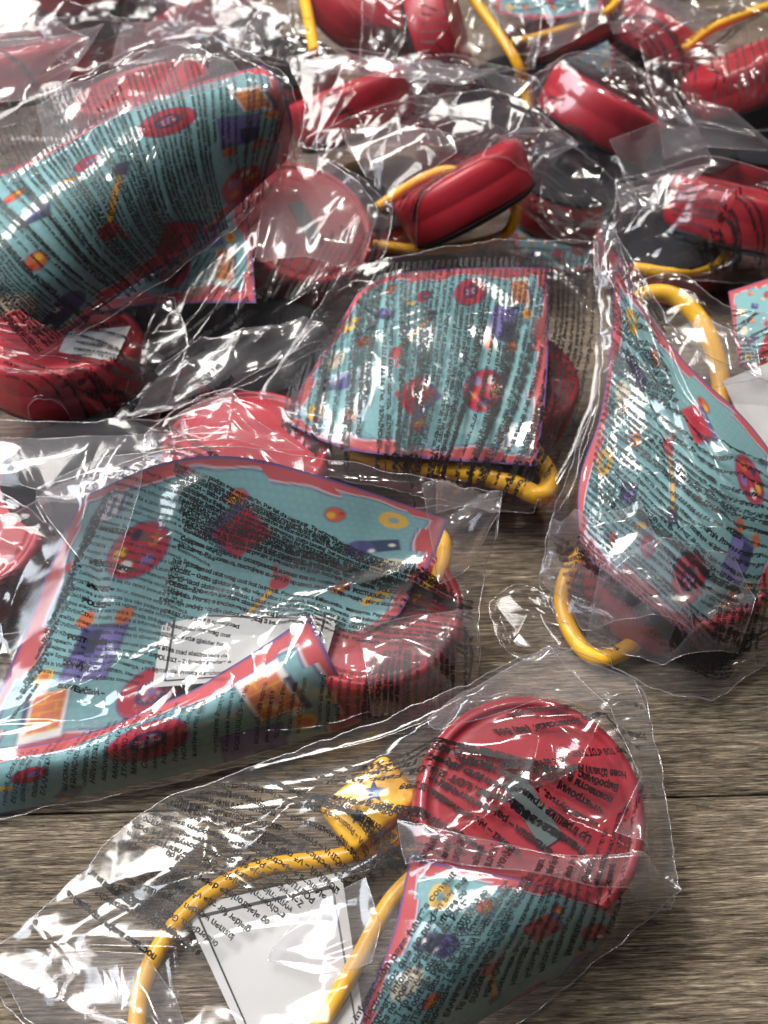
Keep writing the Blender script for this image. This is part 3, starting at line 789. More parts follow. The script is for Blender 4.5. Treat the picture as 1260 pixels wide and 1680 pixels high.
bag('wide clear bag around the rolled leaflet, left of the table in front',
    [(-90, 880, 2.0), (0, 848, 3.0), (130, 798, 4.6), (270, 742, 5.5), (420, 738, 5.6), (600, 768, 5.1), (740, 798, 4.4), (824, 812, 3.8)],
    [(824, 812, 3.8), (815, 880, 3.0), (792, 950, 2.0), (786, 1060, 1.4), (784, 1168, .3)],
    [(-120, 1372, .2), (60, 1332, .2), (250, 1292, .25), (430, 1252, .2), (610, 1216, .2), (784, 1168, .3)],
    [(-90, 880, 2), (-130, 1000, 1.4), (-150, 1200, .6), (-120, 1372, .2)],
    tB + [lB1, lB2, bB], res=(260, 180), puff=.2, n_crest=60, seed=23, hmax=.2, mat=M_FILM2, crum=.8,
    ridges=[([(150, 770), (130, 960), (90, 1080)], .2, .22), ([(0, 1190), (250, 1075), (520, 985), (790, 900)], .18, .2), ([(400, 740), (520, 790), (740, 800)], .2, .2)],
    texts=[dict(a=(300, 872), b=(262, 985), ang=(-14, -10), start=18, sp=12, w=110, size=.205, res=2, bold=.1),
           dict(a=(285, 765), b=(300, 865), ang=(-17, -14), start=3, sp=9, w=120, size=.19, bold=.1),  # print packed denser and bolder, also standing in for shade on the panel
           dict(a=(200, 770), b=(60, 1100), ang=(-14, -10), start=13, sp=13, w=46, size=.17, bold=.04),
           dict(a=(262, 1005), b=(250, 1100), ang=(-12, -10), start=21, sp=18, w=26, size=.205, res=2),
           dict(a=(163, 867), ang=-12, lines=['МАКЕДОНСКИ –'], size=.235, res=2, bold=.09, skip=0), dict(a=(147, 925), ang=-12, lines=['NEDERLANDS –'], size=.235, res=2, bold=.09, skip=0),
           dict(a=(143, 961), ang=-12, lines=['NORSK –'], size=.235, res=2, bold=.09, skip=0), dict(a=(133, 987), ang=-12, lines=['POLSKI –'], size=.235, res=2, bold=.09, skip=0),
           dict(a=(110, 1048), ang=-10, lines=['PORTUGUÊS –'], size=.235, res=2, bold=.09, skip=0), dict(a=(102, 1090), ang=-10, lines=['ROMÂNĂ –'], size=.235, res=2, bold=.09, skip=0),
           dict(a=(95, 1130), ang=-10, lines=['SLOVENČINA –'], size=.235, res=2, bold=.09, skip=0),
           dict(a=(8, 1322), b=(590, 1178), ang=(72, 86), start=5, sp=17, w=20, size=.22, res=2, skip=.1, bold=.02),
           dict(a=(600, 1180), b=(776, 1150), ang=(84, 92), start=33, sp=10, w=36, size=.2, bold=.1),
           dict(a=(20, 1180), b=(150, 860), ang=(50, 62), start=8, sp=15, w=14, size=.2),
           dict(a=(250, 930), b=(700, 940), ang=-50, start=12, sp=18, w=14, size=.2, under=True, mirror=True)],
    flaps=[dict(top=[(690, 850, 3.2), (760, 830, 3), (822, 815, 2.8)], right=[(822, 815, 2.8), (815, 880, 2.4)], bottom=[(720, 960, 2.9), (760, 940, 2.6), (815, 880, 2.4)], left=[(690, 850, 3.2), (720, 960, 2.9)], seed=4),
           dict(top=[(60, 800, 3.2), (170, 750, 3.6), (280, 740, 3.8)], right=[(280, 740, 3.8), (250, 860, 3.2), (180, 1000, 2.6)], bottom=[(60, 830, 2.8), (100, 900, 2.6), (180, 1000, 2.6)], left=[(60, 800, 3.2), (60, 830, 2.8)], seed=21),
           dict(top=[(590, 1030, 3), (680, 1010, 2.8), (782, 1000, 2)], right=[(782, 1000, 2), (784, 1160, .4)], bottom=[(610, 1195, .5), (700, 1180, .4), (784, 1160, .4)], left=[(590, 1030, 3), (610, 1195, .5)], seed=22)])

# ================================================================== the twisted bag on the right
toyC, tC = toy('red round toy under the twisted leaflet at the right, loop bent round its left side', 1105, 935, 1.2, (0, .643, .766), .9, sticker=False,
    loops=[[(985, 880, 1.4), (938, 930, 1.0), (922, 990, .6), (945, 1050, .4), (985, 1080, .4), (1040, 1055, .5), (1075, 1000, .5), (1090, 940, .5)]], loop_r=.27)
leafC = thing('leaflet', 'teal leaflet twisted upright into a spindle at the right', 'leaflet', TEALS)
_, lC = leaflet_panel('twisted_sheet', leafC,
    [(1010, 430, 6.2), (1052, 500, 5.7), (1130, 600, 5.0), (1225, 690, 4.2), (1300, 790, 3.4)], [(1300, 790, 3.4), (1290, 900, 2.8), (1250, 990, 2.0), (1185, 1062, 1.2)],
    [(952, 905, 2.7), (1030, 975, 2.7), (1110, 1030, 2.3), (1185, 1062, 1.2)], [(1010, 430, 6.2), (1002, 560, 5.0), (985, 680, 4.2), (950, 790, 3.4), (952, 905, 2.7)], puff=.55, art=(0, 1.25, 1, 0))
bag('clear bag pulled up to a crumpled peak, standing at the right',
    [(1000, 368, 7.2), (1035, 430, 6.5), (1120, 560, 5.4), (1215, 610, 4.8), (1310, 660, 4.2)],
    [(1310, 660, 4.2), (1335, 800, 3.2), (1330, 950, 1.6), (1280, 1070, .3)],
    [(885, 960, .5), (935, 1045, .35), (1050, 1118, .3), (1150, 1150, .3), (1220, 1115, .3), (1280, 1070, .3)],
    [(1000, 368, 7.2), (983, 480, 5.8), (985, 600, 4.6), (946, 740, 3.2), (905, 850, 1.6), (885, 960, .5)],
    tC + [lC], res=(190, 210), puff=.3, n_crest=64, seed=31, hmax=.2, mat=M_FILM2,
    ridges=[([(1085, 650), (1170, 720), (1250, 850)], .28, .18), ([(1000, 780), (1060, 850), (1200, 880), (1250, 930)], .22, .2), ([(985, 560), (960, 760), (940, 860)], .25, .18)],
    texts=[dict(a=(1008, 420), b=(1000, 600), ang=(-55, -40), start=9, sp=9, w=34, size=.2),
           dict(a=(1000, 606), b=(945, 905), ang=(-38, -32), start=29, sp=10.5, w=100, size=.19, bold=.09),
           dict(a=(960, 930), b=(1120, 1100), ang=(-30, -10), start=3, sp=14, w=40, size=.2),
           dict(a=(1160, 1110), b=(1265, 1050), ang=78, start=14, sp=13, w=22, size=.22),
           dict(a=(905, 880), b=(960, 1060), ang=-20, start=16, sp=13, w=16, size=.2)],
    flaps=[dict(top=[(905, 850, 1.8), (960, 880, 2.7), (1040, 850, 3.4)], right=[(1040, 850, 3.4), (1100, 960, 3.0), (1120, 1060, 1.8)], bottom=[(890, 960, .5), (950, 1050, .4), (1120, 1080, .8)], left=[(905, 850, 1.8), (890, 960, .5)], seed=9),
           dict(top=[(985, 930, 3), (1080, 900, 3.2), (1200, 930, 3)], right=[(1200, 930, 3), (1230, 1000, 2), (1200, 1090, .6)], bottom=[(960, 1060, .6), (1080, 1110, .5), (1200, 1090, .6)], left=[(985, 930, 3), (960, 1060, .6)], seed=10),
           dict(top=[(975, 395, 6.6), (990, 366, 7.2), (1008, 372, 7.2)], right=[(1008, 372, 7.2), (1030, 450, 6.3)], bottom=[(975, 470, 5.9), (1000, 480, 6.0), (1030, 450, 6.3)], left=[(975, 395, 6.6), (975, 470, 5.9)], seed=24)])
bag('small loose film corner on the wood between the front bags',
    [(812, 978, .4), (850, 962, .5), (905, 985, .6)], [(905, 985, .6), (915, 1010, .5), (960, 1060, .3)], [(822, 1062, .2), (870, 1085, .2), (960, 1060, .3)], [(812, 978, .4), (800, 1000, .3), (822, 1062, .2)], [], res=(90, 70), puff=.12, n_crest=16, seed=33, hmax=.22)

# ================================================================== the centre bag
toyE, tE = toy('red round toy peeping out right of the flat leaflet in the centre', 812, 640, 2.2, (.12, .66, .74), -.6,
    loops=[[(580, 745, 2.0), (680, 766, 2.3), (760, 774, 2.4), (840, 794, 2.3), (886, 812, 2.1), (900, 780, 2.0), (860, 720, 2.0)]], loop_r=.32)
leafE = thing('leaflet', 'flat teal leaflet facing up in the centre of the heap', 'leaflet', TEALS)
_, lE = leaflet_panel('printed_sheet', leafE,
    [(585, 482, 4.3), (640, 450, 4.7), (760, 440, 4.9), (897, 438, 4.8)], [(897, 438, 4.8), (900, 540, 4.5), (895, 650, 3.9), (880, 765, 3.0)],
    [(462, 690, 2.6), (560, 735, 2.9), (700, 752, 3.0), (880, 765, 3.0)], [(585, 482, 4.3), (540, 560, 3.7), (490, 640, 2.9), (462, 690, 2.6)], puff=.35)
bag('clear bag over the flat leaflet and red disc in the centre',
    [(560, 455, 4.2), (640, 424, 4.8), (760, 404, 4.9), (880, 396, 4.9), (978, 405, 4.6)],
    [(978, 405, 4.6), (985, 500, 4.1), (985, 620, 3.6), (960, 740, 2.6), (915, 845, 1.5)],
    [(400, 705, 2.0), (520, 775, 2.0), (650, 805, 1.8), (780, 835, 1.6), (915, 845, 1.5)],
    [(560, 455, 4.2), (500, 540, 3.4), (440, 630, 2.6), (400, 705, 2.0)],
    tE + [lE], res=(180, 135), puff=.2, n_crest=34, seed=41, hmax=.18, base=.6,
    ridges=[([(560, 560), (700, 530), (900, 500)], .15, .2), ([(880, 400), (940, 470), (985, 520)], .2, .18)],
    texts=[dict(a=(972, 412), b=(640, 432), ang=(-91, -100), start=3, sp=9.5, w=140, size=.19, bold=.09), dict(a=(632, 436), b=(480, 620), ang=(-99, -108), start=1, sp=11, w=70, size=.19, bold=.09)])

# ================================================================== big rolled leaflet upper left
toyG, tG = toy('red round toy facing up beneath the rolled leaflet, tilted to the right', 490, 388, 3.3, (.32, .35, .88), .5)
leafG = thing('leaflet', 'teal leaflet corner sticking out below the large roll', 'leaflet', TEALS)
_, lG = leaflet_panel('printed_sheet', leafG, [(170, 440, 3.6), (280, 370, 4.4), (395, 310, 5.0)], [(395, 310, 5.0), (412, 400, 4.9), (420, 497, 4.4)],
    [(110, 520, 3.0), (250, 500, 3.7), (420, 497, 4.4)], [(170, 440, 3.6), (110, 520, 3.0)], art=(.2, 1.25, .55, 0), puff=.2, res=(120, 90))
bag('clear bag beneath the large roll, its lower edge folded across the gap',
    [(340, 300, 5.4), (450, 262, 5.6), (520, 258, 5.6), (580, 288, 5.4), (646, 345, 4.8)],
    [(646, 345, 4.8), (626, 430, 4.2), (590, 500, 3.4), (548, 566, 2.8)],
    [(190, 690, 2.2), (330, 662, 2.5), (450, 612, 2.8), (548, 566, 2.8)],
    [(340, 300, 5.4), (290, 420, 4.4), (240, 560, 3.4), (190, 690, 2.2)],
    tG + [lG], res=(160, 130), puff=.2, n_crest=40, seed=51, hmax=.24, base=.5,
    ridges=[([(440, 300), (420, 430), (400, 520)], .3, .2), ([(230, 680), (420, 610), (545, 560)], .3, .2)],
    texts=[dict(a=(425, 500), b=(585, 470), ang=(68, 58), start=11, sp=11, w=40, size=.2, bold=.06), dict(a=(265, 495), b=(420, 480), ang=(70, 66), start=15, sp=11, w=26, size=.19), dict(a=(260, 560), b=(300, 660), ang=30, start=2, sp=14, w=36, size=.24)],
    flaps=[dict(top=[(260, 600, 3.4), (330, 560, 3.6), (420, 560, 3.4)], right=[(420, 560, 3.4), (500, 540, 3.2), (548, 566, 2.8)], bottom=[(215, 685, 2.4), (360, 655, 2.5), (548, 566, 2.8)], left=[(260, 600, 3.4), (215, 685, 2.4)], seed=2, text=dict(a=(270, 625), b=(300, 670), ang=26, start=6, n=3, w=18, size=.3)),
           dict(top=[(440, 270, 5.9), (520, 255, 5.9), (590, 300, 5.6)], right=[(590, 300, 5.6), (620, 350, 5), (590, 450, 4.4)], bottom=[(420, 430, 5), (500, 420, 5), (590, 450, 4.4)], left=[(440, 270, 5.9), (420, 430, 5)], seed=27)])
toyG2, tG2 = toy('red round toy lying under the lower end of the large roll at the left edge', 105, 590, 2.7, (.05, .80, .6), .2, sticker=False)
slipG2, bG2, _ = paper_slip('small white slip on the red toy below the large roll', [(110, 545, 4.0), (215, 535, 4.0), (190, 590, 3.9), (90, 592, 3.9)], .05, border=False)
bag('clear bag around the red toy under the lower end of the roll',
    [(-80, 520, 4.0), (60, 522, 4.2), (180, 500, 4.3), (285, 492, 4.2)], [(285, 492, 4.2), (310, 560, 3.6), (285, 640, 2.8), (245, 715, 1.4)],
    [(-90, 742, .9), (60, 740, .9), (150, 735, 1.0), (245, 715, 1.4)], [(-80, 520, 4.0), (-110, 620, 3), (-90, 742, .9)],
    tG2 + [bG2], res=(140, 100), puff=.2, n_crest=36, seed=57, hmax=.2, base=.4,
    texts=[dict(a=(0, 535), b=(10, 620), ang=-4, start=16, sp=11, w=50, size=.19), dict(a=(130, 540), b=(100, 640), ang=(-8, 4), start=26, sp=11, w=40, size=.2)])
toyF, tF = toy('red round toy standing behind the large roll, seen faintly through film', 240, 178, 6.0, (-.2, .75, .62), .2, sticker=False)
leafF = thing('leaflet', 'large teal leaflet rolled into a thick cylinder at the upper left', 'leaflet', TEALS)
_, lF = leaflet_panel('rolled_sheet', leafF,
    [(-60, 305, 7.4), (60, 255, 7.9), (180, 190, 8.5), (310, 140, 8.8), (432, 106, 9.0)], [(432, 106, 9.0), (462, 140, 8.8), (480, 205, 7.4), (470, 264, 5.6)],
    [(105, 550, 4.6), (200, 482, 5.0), (330, 390, 5.3), (470, 264, 5.6)], [(-60, 305, 7.4), (-45, 410, 7.3), (20, 500, 6.2), (105, 552, 4.6)], puff=.8, art=(.2, 1.25, 0, 1), shift=(.05, .2))
bag('clear bag stretched round the large rolled leaflet at the upper left',
    [(-80, 235, 7.4), (0, 192, 8.0), (130, 130, 8.7), (230, 75, 9.0), (320, 58, 9.2), (420, 92, 9.2)], [(420, 92, 9.2), (478, 145, 9.0), (496, 225, 7.4), (482, 280, 5.4)],
    [(60, 590, 4.4), (195, 510, 4.8), (340, 412, 5.1), (482, 280, 5.4)], [(-80, 235, 7.4), (-90, 380, 7), (-40, 520, 5.8), (60, 590, 4.4)],
    tF + [lF], res=(220, 150), puff=.9, n_crest=56, seed=61, hmax=.22, base=4.0,
    ridges=[([(120, 150), (170, 240), (200, 260)], .2, .2), ([(0, 470), (60, 530), (100, 560)], .3, .2), ([(380, 130), (410, 200), (420, 260)], .15, .2)],
    texts=[dict(a=(470, 120), b=(330, 75), ang=(-76, -73), start=1, sp=13, w=70, size=.18, bold=.05), dict(a=(312, 78), b=(-40, 230), ang=(-72, -62), start=11, sp=9.5, w=130, size=.18, bold=.06), dict(a=(-60, 250), b=(-10, 500), ang=-62, start=5, sp=12, w=110, size=.18, bold=.06)],
    flaps=[dict(top=[(60, 175, 8.8), (170, 120, 9.2), (300, 72, 9.6)], right=[(300, 72, 9.6), (380, 100, 9.6), (400, 130, 9.8)], bottom=[(80, 250, 9), (200, 190, 9.6), (400, 130, 9.8)], left=[(60, 175, 8.8), (80, 250, 9)], seed=29)])

# ================================================================== empty film, slips and toys at the left edge
toyU, tU = toy('red round toy cut by the left edge, above the wide bag', -62, 905, 1.2, (.0, .643, .766), 1.2, sticker=False)
slipI, bI, _ = paper_slip('small white slip in the empty looking film at the left', [(100, 700, 2.1), (185, 695, 2.1), (205, 735, 1.9), (125, 745, 1.9)], .02)
bag('clear nearly empty bag sagging below the red toy at the left',
    [(-70, 690, 2.8), (80, 694, 2.8), (200, 690, 2.8), (300, 690, 2.6)], [(300, 690, 2.6), (310, 720, 2.4), (290, 765, 2.2)],
    [(-60, 800, 2.2), (40, 836, 2.2), (150, 850, 2.0), (290, 765, 2.2)], [(-70, 690, 2.8), (-80, 740, 2.6), (-60, 800, 2.2)],
    [bI], res=(120, 80), puff=.5, n_crest=20, seed=67, hmax=.14, base=.2, crum=.3,
    flaps=[dict(top=[(-40, 730, 2.9), (120, 720, 3), (290, 710, 2.8)], right=[(290, 710, 2.8), (280, 770, 2.4)], bottom=[(-40, 790, 2.5), (140, 830, 2.4), (280, 770, 2.4)], left=[(-40, 730, 2.9), (-40, 790, 2.5)], seed=30)])
bag('clear bag over the red toy at the left edge',
    [(-140, 800, 2.6), (-40, 790, 2.8), (40, 830, 2.6), (100, 880, 2.2)], [(100, 880, 2.2), (110, 940, 1.8), (90, 1010, 1.2)], [(-160, 1060, .6), (0, 1060, .6), (90, 1010, 1.2)], [(-140, 800, 2.6), (-160, 1060, .6)],
    tU, res=(90, 90), puff=.2, n_crest=20, seed=68, texts=[dict(a=(-60, 990), b=(80, 1000), ang=58, start=4, sp=12, w=50)])
toyH, tH = toy('red round toy bulging up behind the wide bag, left of centre', 408, 765, 1.5, (.0, .66, .75), .7, sticker=False)
bag('clear bag with a crinkled top edge over the red toy behind the wide bag',
    [(240, 712, 3.0), (300, 665, 3.4), (380, 640, 3.7), (470, 662, 3.4), (560, 700, 3.0), (680, 748, 2.6)], [(680, 748, 2.6), (760, 790, 2.2), (800, 835, 1.4)],
    [(235, 775, 2.7), (400, 790, 2.8), (600, 830, 2.0), (800, 835, 1.4)], [(240, 712, 3.0), (235, 775, 2.7)],
    tH, res=(160, 80), puff=.1, n_crest=44, seed=71, hmax=.3, base=.2, texts=[dict(a=(270, 705), b=(275, 745), ang=(-6, -10), start=24, n=4, w=90, size=.22)],
    flaps=[dict(top=[(275, 690, 3.7), (330, 660, 3.9), (380, 642, 4)], right=[(380, 642, 4), (420, 690, 3.8), (500, 740, 3.2)], bottom=[(285, 725, 3.4), (370, 730, 3.4), (500, 740, 3.2)], left=[(275, 690, 3.7), (285, 725, 3.4)], seed=34)])

# ================================================================== the back of the heap
toyK, tK = toy('red round toy on edge in the middle of the back, its side facing forward', 762, 318, 3.7, (-.46, .80, .30), .4, sticker=False,
    loops=[[(600, 395, 1.6), (640, 405, 1.6), (700, 410, 1.5), (770, 402, 1.6), (830, 382, 1.8), (850, 340, 2.4)], [(620, 340, 2.8), (680, 300, 3.4), (730, 280, 3.8), (770, 290, 3.8)]], loop_r=.22)
bag('clear bag with a pointed corner flap around the upright red toy at the back',
    [(520, 222, 5.4), (650, 168, 6.0), (800, 152, 6.4), (890, 192, 6.2), (948, 238, 5.6)], [(948, 238, 5.6), (890, 262, 5.2), (872, 305, 4.4), (830, 370, 3.0)],
    [(560, 350, 3.2), (640, 402, 2.6), (730, 415, 2.2), (830, 370, 3.0)], [(520, 222, 5.4), (530, 290, 4.4), (560, 350, 3.2)],
    tK, res=(150, 110), puff=.2, n_crest=34, seed=81, hmax=.25, base=.3,
    ridges=[([(700, 250), (760, 320), (790, 300)], .25, .16), ([(690, 340), (740, 370)], .2, .15), ([(800, 160), (945, 236)], .2, .2)],
    texts=[dict(a=(655, 340), b=(760, 390), ang=52, start=20, sp=9, w=44, size=.19), dict(a=(680, 185), b=(700, 240), ang=-12, start=9, sp=10, w=44, size=.19)],
    flaps=[dict(top=[(560, 215, 5.6), (660, 205, 6), (740, 220, 6)], right=[(740, 220, 6), (750, 250, 5.6), (700, 285, 5)], bottom=[(600, 290, 4.8), (640, 310, 4.6), (700, 285, 5)], left=[(560, 215, 5.6), (600, 290, 4.8)], seed=6),
           dict(top=[(860, 210, 6.2), (910, 215, 6), (948, 238, 5.7)], right=[(948, 238, 5.7), (900, 260, 5.4)], bottom=[(800, 232, 6), (850, 240, 5.8), (900, 260, 5.4)], left=[(860, 210, 6.2), (800, 232, 6)], seed=7)])
toyJ, tJ = toy('red round toy with short printed lines, right of the large roll', 578, 178, 4.2, (-.32, .86, .42), .3, sticker=False)
bag('clear bag over the red toy right of the large roll',
    [(470, 100, 6.4), (560, 84, 6.8), (700, 110, 6.4), (780, 128, 6.0)], [(780, 128, 6.0), (720, 160, 5.6), (680, 210, 4.8)], [(490, 240, 4.6), (560, 250, 4.6), (680, 210, 4.8)], [(470, 100, 6.4), (500, 170, 5.6), (490, 240, 4.6)],
    tJ, res=(120, 90), puff=.2, n_crest=26, seed=85, hmax=.22, base=1.5, texts=[dict(a=(530, 165), b=(575, 215), ang=28, lines=['Lietuvių', 'Latviešu –', 'Norsk –', 'Polski –', 'Română'], size=.26, bold=.09)],
    flaps=[dict(top=[(470, 98, 6.6), (640, 96, 6.9), (800, 125, 6.2)], right=[(800, 125, 6.2), (790, 138, 6)], bottom=[(520, 120, 6.6), (660, 128, 6.7), (790, 138, 6)], left=[(470, 98, 6.6), (520, 120, 6.6)], seed=12)])
toyL, tL = toy('dark red round toy on edge at the top, left of the yellow cord', 720, 55, 4.4, (.92, .2, .3), .3, sticker=False,
    loops=[[(770, -10, 5.6), (800, 30, 5.2), (835, 80, 4.6), (852, 112, 4.0), (862, 145, 3.0), (868, 180, 2.2)]], loop_r=.24)
bag('clear bag round the upright dark red toy at the top',
    [(600, -70, 7.4), (720, -80, 7.6), (880, -60, 7.2)], [(880, -60, 7.2), (890, 30, 5.8), (874, 118, 4.4)], [(590, 110, 5.2), (700, 132, 5.0), (874, 118, 4.4)], [(600, -70, 7.4), (590, 110, 5.2)],
    tL, res=(120, 90), puff=.2, n_crest=30, seed=87, base=.4, texts=[dict(a=(690, 10), b=(690, 100), ang=-6, start=15, sp=14, w=14, size=.22)])
toyM, tM = toy('red round toy slanting down to the right, right of the dark gap', 985, 190, 3.8, (.45, .76, .45), .5, sticker=False)
bag('clear bag with a glossy tip around the slanting red toy at the back right',
    [(868, 130, 5.4), (950, 88, 6.2), (1040, 112, 6.0), (1100, 150, 5.6)], [(1100, 150, 5.6), (1140, 215, 4.8), (1172, 270, 3.8)], [(880, 200, 4.4), (960, 258, 3.6), (1060, 318, 2.6), (1172, 270, 3.8)], [(868, 130, 5.4), (866, 165, 5), (880, 200, 4.4)],
    tM, res=(130, 100), puff=.2, n_crest=34, seed=91, hmax=.25, base=.4, texts=[dict(a=(900, 160), b=(960, 250), ang=-25, start=7, sp=22, w=10, size=.2)],
    flaps=[dict(top=[(1000, 230, 5), (1080, 200, 5.2), (1140, 215, 4.8)], right=[(1140, 215, 4.8), (1175, 270, 3.8)], bottom=[(1030, 290, 4), (1090, 300, 3.6), (1175, 270, 3.8)], left=[(1000, 230, 5), (1030, 290, 4)], seed=14)])
toyN, tN = toy('red round toy with a yellow band behind it, in the upper right corner', 1225, 128, 3.9, (-.38, .82, .42), .1, sticker=False,
    loops=[[(1125, 78, 4.6), (1170, 45, 5.0), (1240, 18, 5.2), (1300, 0, 5.2)]], loop_r=.24)
bag('clear bag with closely printed lines in the upper right corner',
    [(1050, 70, 5.8), (1150, 20, 6.6), (1320, -30, 7)], [(1320, -30, 7), (1340, 100, 5.4), (1330, 210, 3.6)], [(1075, 175, 4.6), (1160, 215, 4.0), (1330, 210, 3.6)], [(1050, 70, 5.8), (1060, 120, 5.2), (1075, 175, 4.6)],
    tN, res=(120, 90), puff=.2, n_crest=26, seed=95, base=.4, texts=[dict(a=(1100, 120), b=(1255, 60), ang=-80, start=17, sp=13, w=40, size=.2), dict(a=(1085, 90), b=(1100, 115), ang=27, start=7, n=4, w=60, size=.19)],
    flaps=[dict(top=[(1080, 190, 5), (1150, 165, 5), (1200, 180, 5)], right=[(1200, 180, 5), (1280, 160, 5)], bottom=[(1090, 260, 3.8), (1160, 240, 4), (1280, 250, 3.8)], left=[(1080, 190, 5), (1090, 260, 3.8)], seed=16)])
toyO, tO = toy('red round toy low at the right edge above a bent yellow loop', 1205, 352, 2.8, (.2, .84, .42), .1, sticker=False,
    loops=[[(1040, 440, 1.8), (1100, 446, 1.8), (1160, 440, 1.8), (1186, 422, 2.0), (1184, 398, 2.4), (1165, 385, 2.6)]], loop_r=.25)
bag('clear bag over the low red toy at the right edge',
    [(1010, 300, 4.0), (1080, 282, 4.4), (1170, 262, 4.8), (1330, 300, 4.4)], [(1330, 300, 4.4), (1340, 400, 2.6), (1330, 470, 1.4)], [(1020, 450, 1.6), (1150, 462, 1.6), (1330, 470, 1.4)], [(1010, 300, 4.0), (1010, 380, 2.8), (1020, 450, 1.6)],
    tO, res=(130, 90), puff=.1, n_crest=30, seed=97, hmax=.25, base=.3, texts=[dict(a=(1095, 310), b=(1110, 400), ang=-12, start=21, sp=11, w=60, size=.19)],
    flaps=[dict(top=[(1010, 305, 4.4), (1090, 285, 4.8), (1165, 268, 5.2)], right=[(1165, 268, 5.2), (1120, 320, 4.6)], bottom=[(1020, 350, 3.8), (1070, 345, 4), (1120, 320, 4.6)], left=[(1010, 305, 4.4), (1020, 350, 3.8)], seed=38)])
toyD, tD = toy('yellow looped red toy almost hidden behind the twisted leaflet at the right', 1370, 620, 1.4, (.0, .643, .766), .1, sticker=False,
    loops=[[(1030, 520, 3.4), (1055, 486, 3.8), (1100, 484, 3.8), (1140, 515, 3.5), (1166, 560, 3.1), (1182, 620, 2.4), (1180, 690, 1.8), (1150, 750, 1.4)]], loop_r=.33)
leafT = thing('leaflet', 'dark teal leaflet cut by the right edge behind the twisted bag', 'leaflet', TEALS)
_, lT = leaflet_panel('printed_sheet', leafT, [(1195, 478, 2.0), (1340, 430, 2.4)], [(1340, 430, 2.4), (1340, 620, 1.6)], [(1212, 600, 1.5), (1340, 620, 1.6)], [(1195, 478, 2.0), (1212, 600, 1.5)], puff=.15, res=(90, 70))
slipD, bD, _ = paper_slip('white slip at the right edge beside the twisted leaflet', [(1185, 625, 2.6), (1310, 575, 2.8), (1330, 760, 2.4), (1250, 760, 2.4)], .05, border=False)
bag('clear bag around the thick yellow ring behind the twisted bag',
    [(1040, 462, 4.2), (1120, 455, 4.4), (1190, 500, 4.0), (1330, 520, 3.8)], [(1330, 520, 3.8), (1340, 640, 3), (1330, 720, 2)], [(1020, 620, 2.6), (1150, 660, 2.4), (1330, 720, 2)], [(1040, 462, 4.2), (1024, 540, 3.4), (1020, 620, 2.6)],
    tD + [lT], res=(130, 96), puff=.3, n_crest=30, seed=99, hmax=.28, base=.4, texts=[dict(a=(1195, 480), b=(1215, 610), ang=10, start=8, sp=8, w=40, size=.18, bold=.1)],
    flaps=[dict(top=[(1070, 560, 4.4), (1150, 520, 4.6), (1240, 560, 4.4)], right=[(1240, 560, 4.4), (1250, 620, 4)], bottom=[(1090, 620, 4), (1160, 640, 4), (1250, 620, 4)], left=[(1070, 560, 4.4), (1090, 620, 4)], seed=35)])
leafQ = thing('leaflet', 'teal leaflet at the top edge above the white flap', 'leaflet', TEALS)
_, lQ = leaflet_panel('printed_sheet', leafQ, [(790, -60, 6.2), (900, -70, 6.4), (1000, -60, 6.2)], [(1000, -60, 6.2), (985, 20, 5.2)], [(815, 20, 5.2), (880, 32, 5.0), (985, 20, 5.2)], [(790, -60, 6.2), (815, 20, 5.2)], puff=.3, res=(110, 80))
toyQ, tQ = toy('yellow looped red toy mostly beyond the top edge', 1010, -120, 4.0, (.1, .7, .7), .1, sticker=False,
    loops=[[(840, 70, 4.2), (890, 58, 4.4), (940, 42, 4.6), (1000, 15, 5.0), (1030, -30, 5.2)]], loop_r=.2)
bag('clear bag with a white milky flap at the top edge',
    [(770, -110, 7.4), (900, -120, 7.6), (1120, -110, 7.2)], [(1120, -110, 7.2), (1110, 0, 5.6), (1060, 40, 5.2)], [(840, 90, 4.6), (920, 78, 4.8), (990, 40, 5.2), (1060, 40, 5.2)], [(770, -110, 7.4), (800, 0, 6), (840, 90, 4.6)],
    tQ + [lQ], res=(130, 96), puff=.2, n_crest=26, seed=103, base=.5, texts=[dict(a=(830, -20), b=(840, 20), ang=0, start=7, n=5, w=40)],
    flaps=[dict(top=[(880, 62, 5.4), (930, 25, 5.8), (990, 8, 6)], right=[(990, 8, 6), (985, 40, 5.6)], bottom=[(862, 104, 4.8), (905, 85, 5), (985, 40, 5.6)], left=[(880, 62, 5.4), (862, 104, 4.8)], seed=18)])
toyS, tS = toy('dark red round toy at the top beside an upright yellow band', 590, 10, 4.6, (.5, .5, .7), .1, sticker=False,
    loops=[[(488, -40, 6.0), (500, 0, 5.8), (508, 40, 5.4), (516, 85, 5.0)]], loop_r=.27)
bag('clear bag round the upright yellow band at the top',
    [(360, -60, 7.6), (480, -80, 7.8), (680, -60, 7.4)], [(680, -60, 7.4), (670, 20, 6), (650, 100, 4.8)], [(380, 80, 5.6), (500, 105, 5.2), (650, 100, 4.8)], [(360, -60, 7.6), (350, 20, 6.4), (380, 80, 5.6)],
    tS, res=(120, 90), puff=.2, n_crest=30, seed=107, base=.6, hmax=.26, texts=[dict(a=(490, 30), b=(492, 50), ang=0, lines=['3+ LOT', 'CE 01'], size=.2)])
toyR, tR = toy('red round toy seen through hazy film in the upper left corner', 130, -50, 6.0, (-.1, .6, .78), .1, sticker=False)
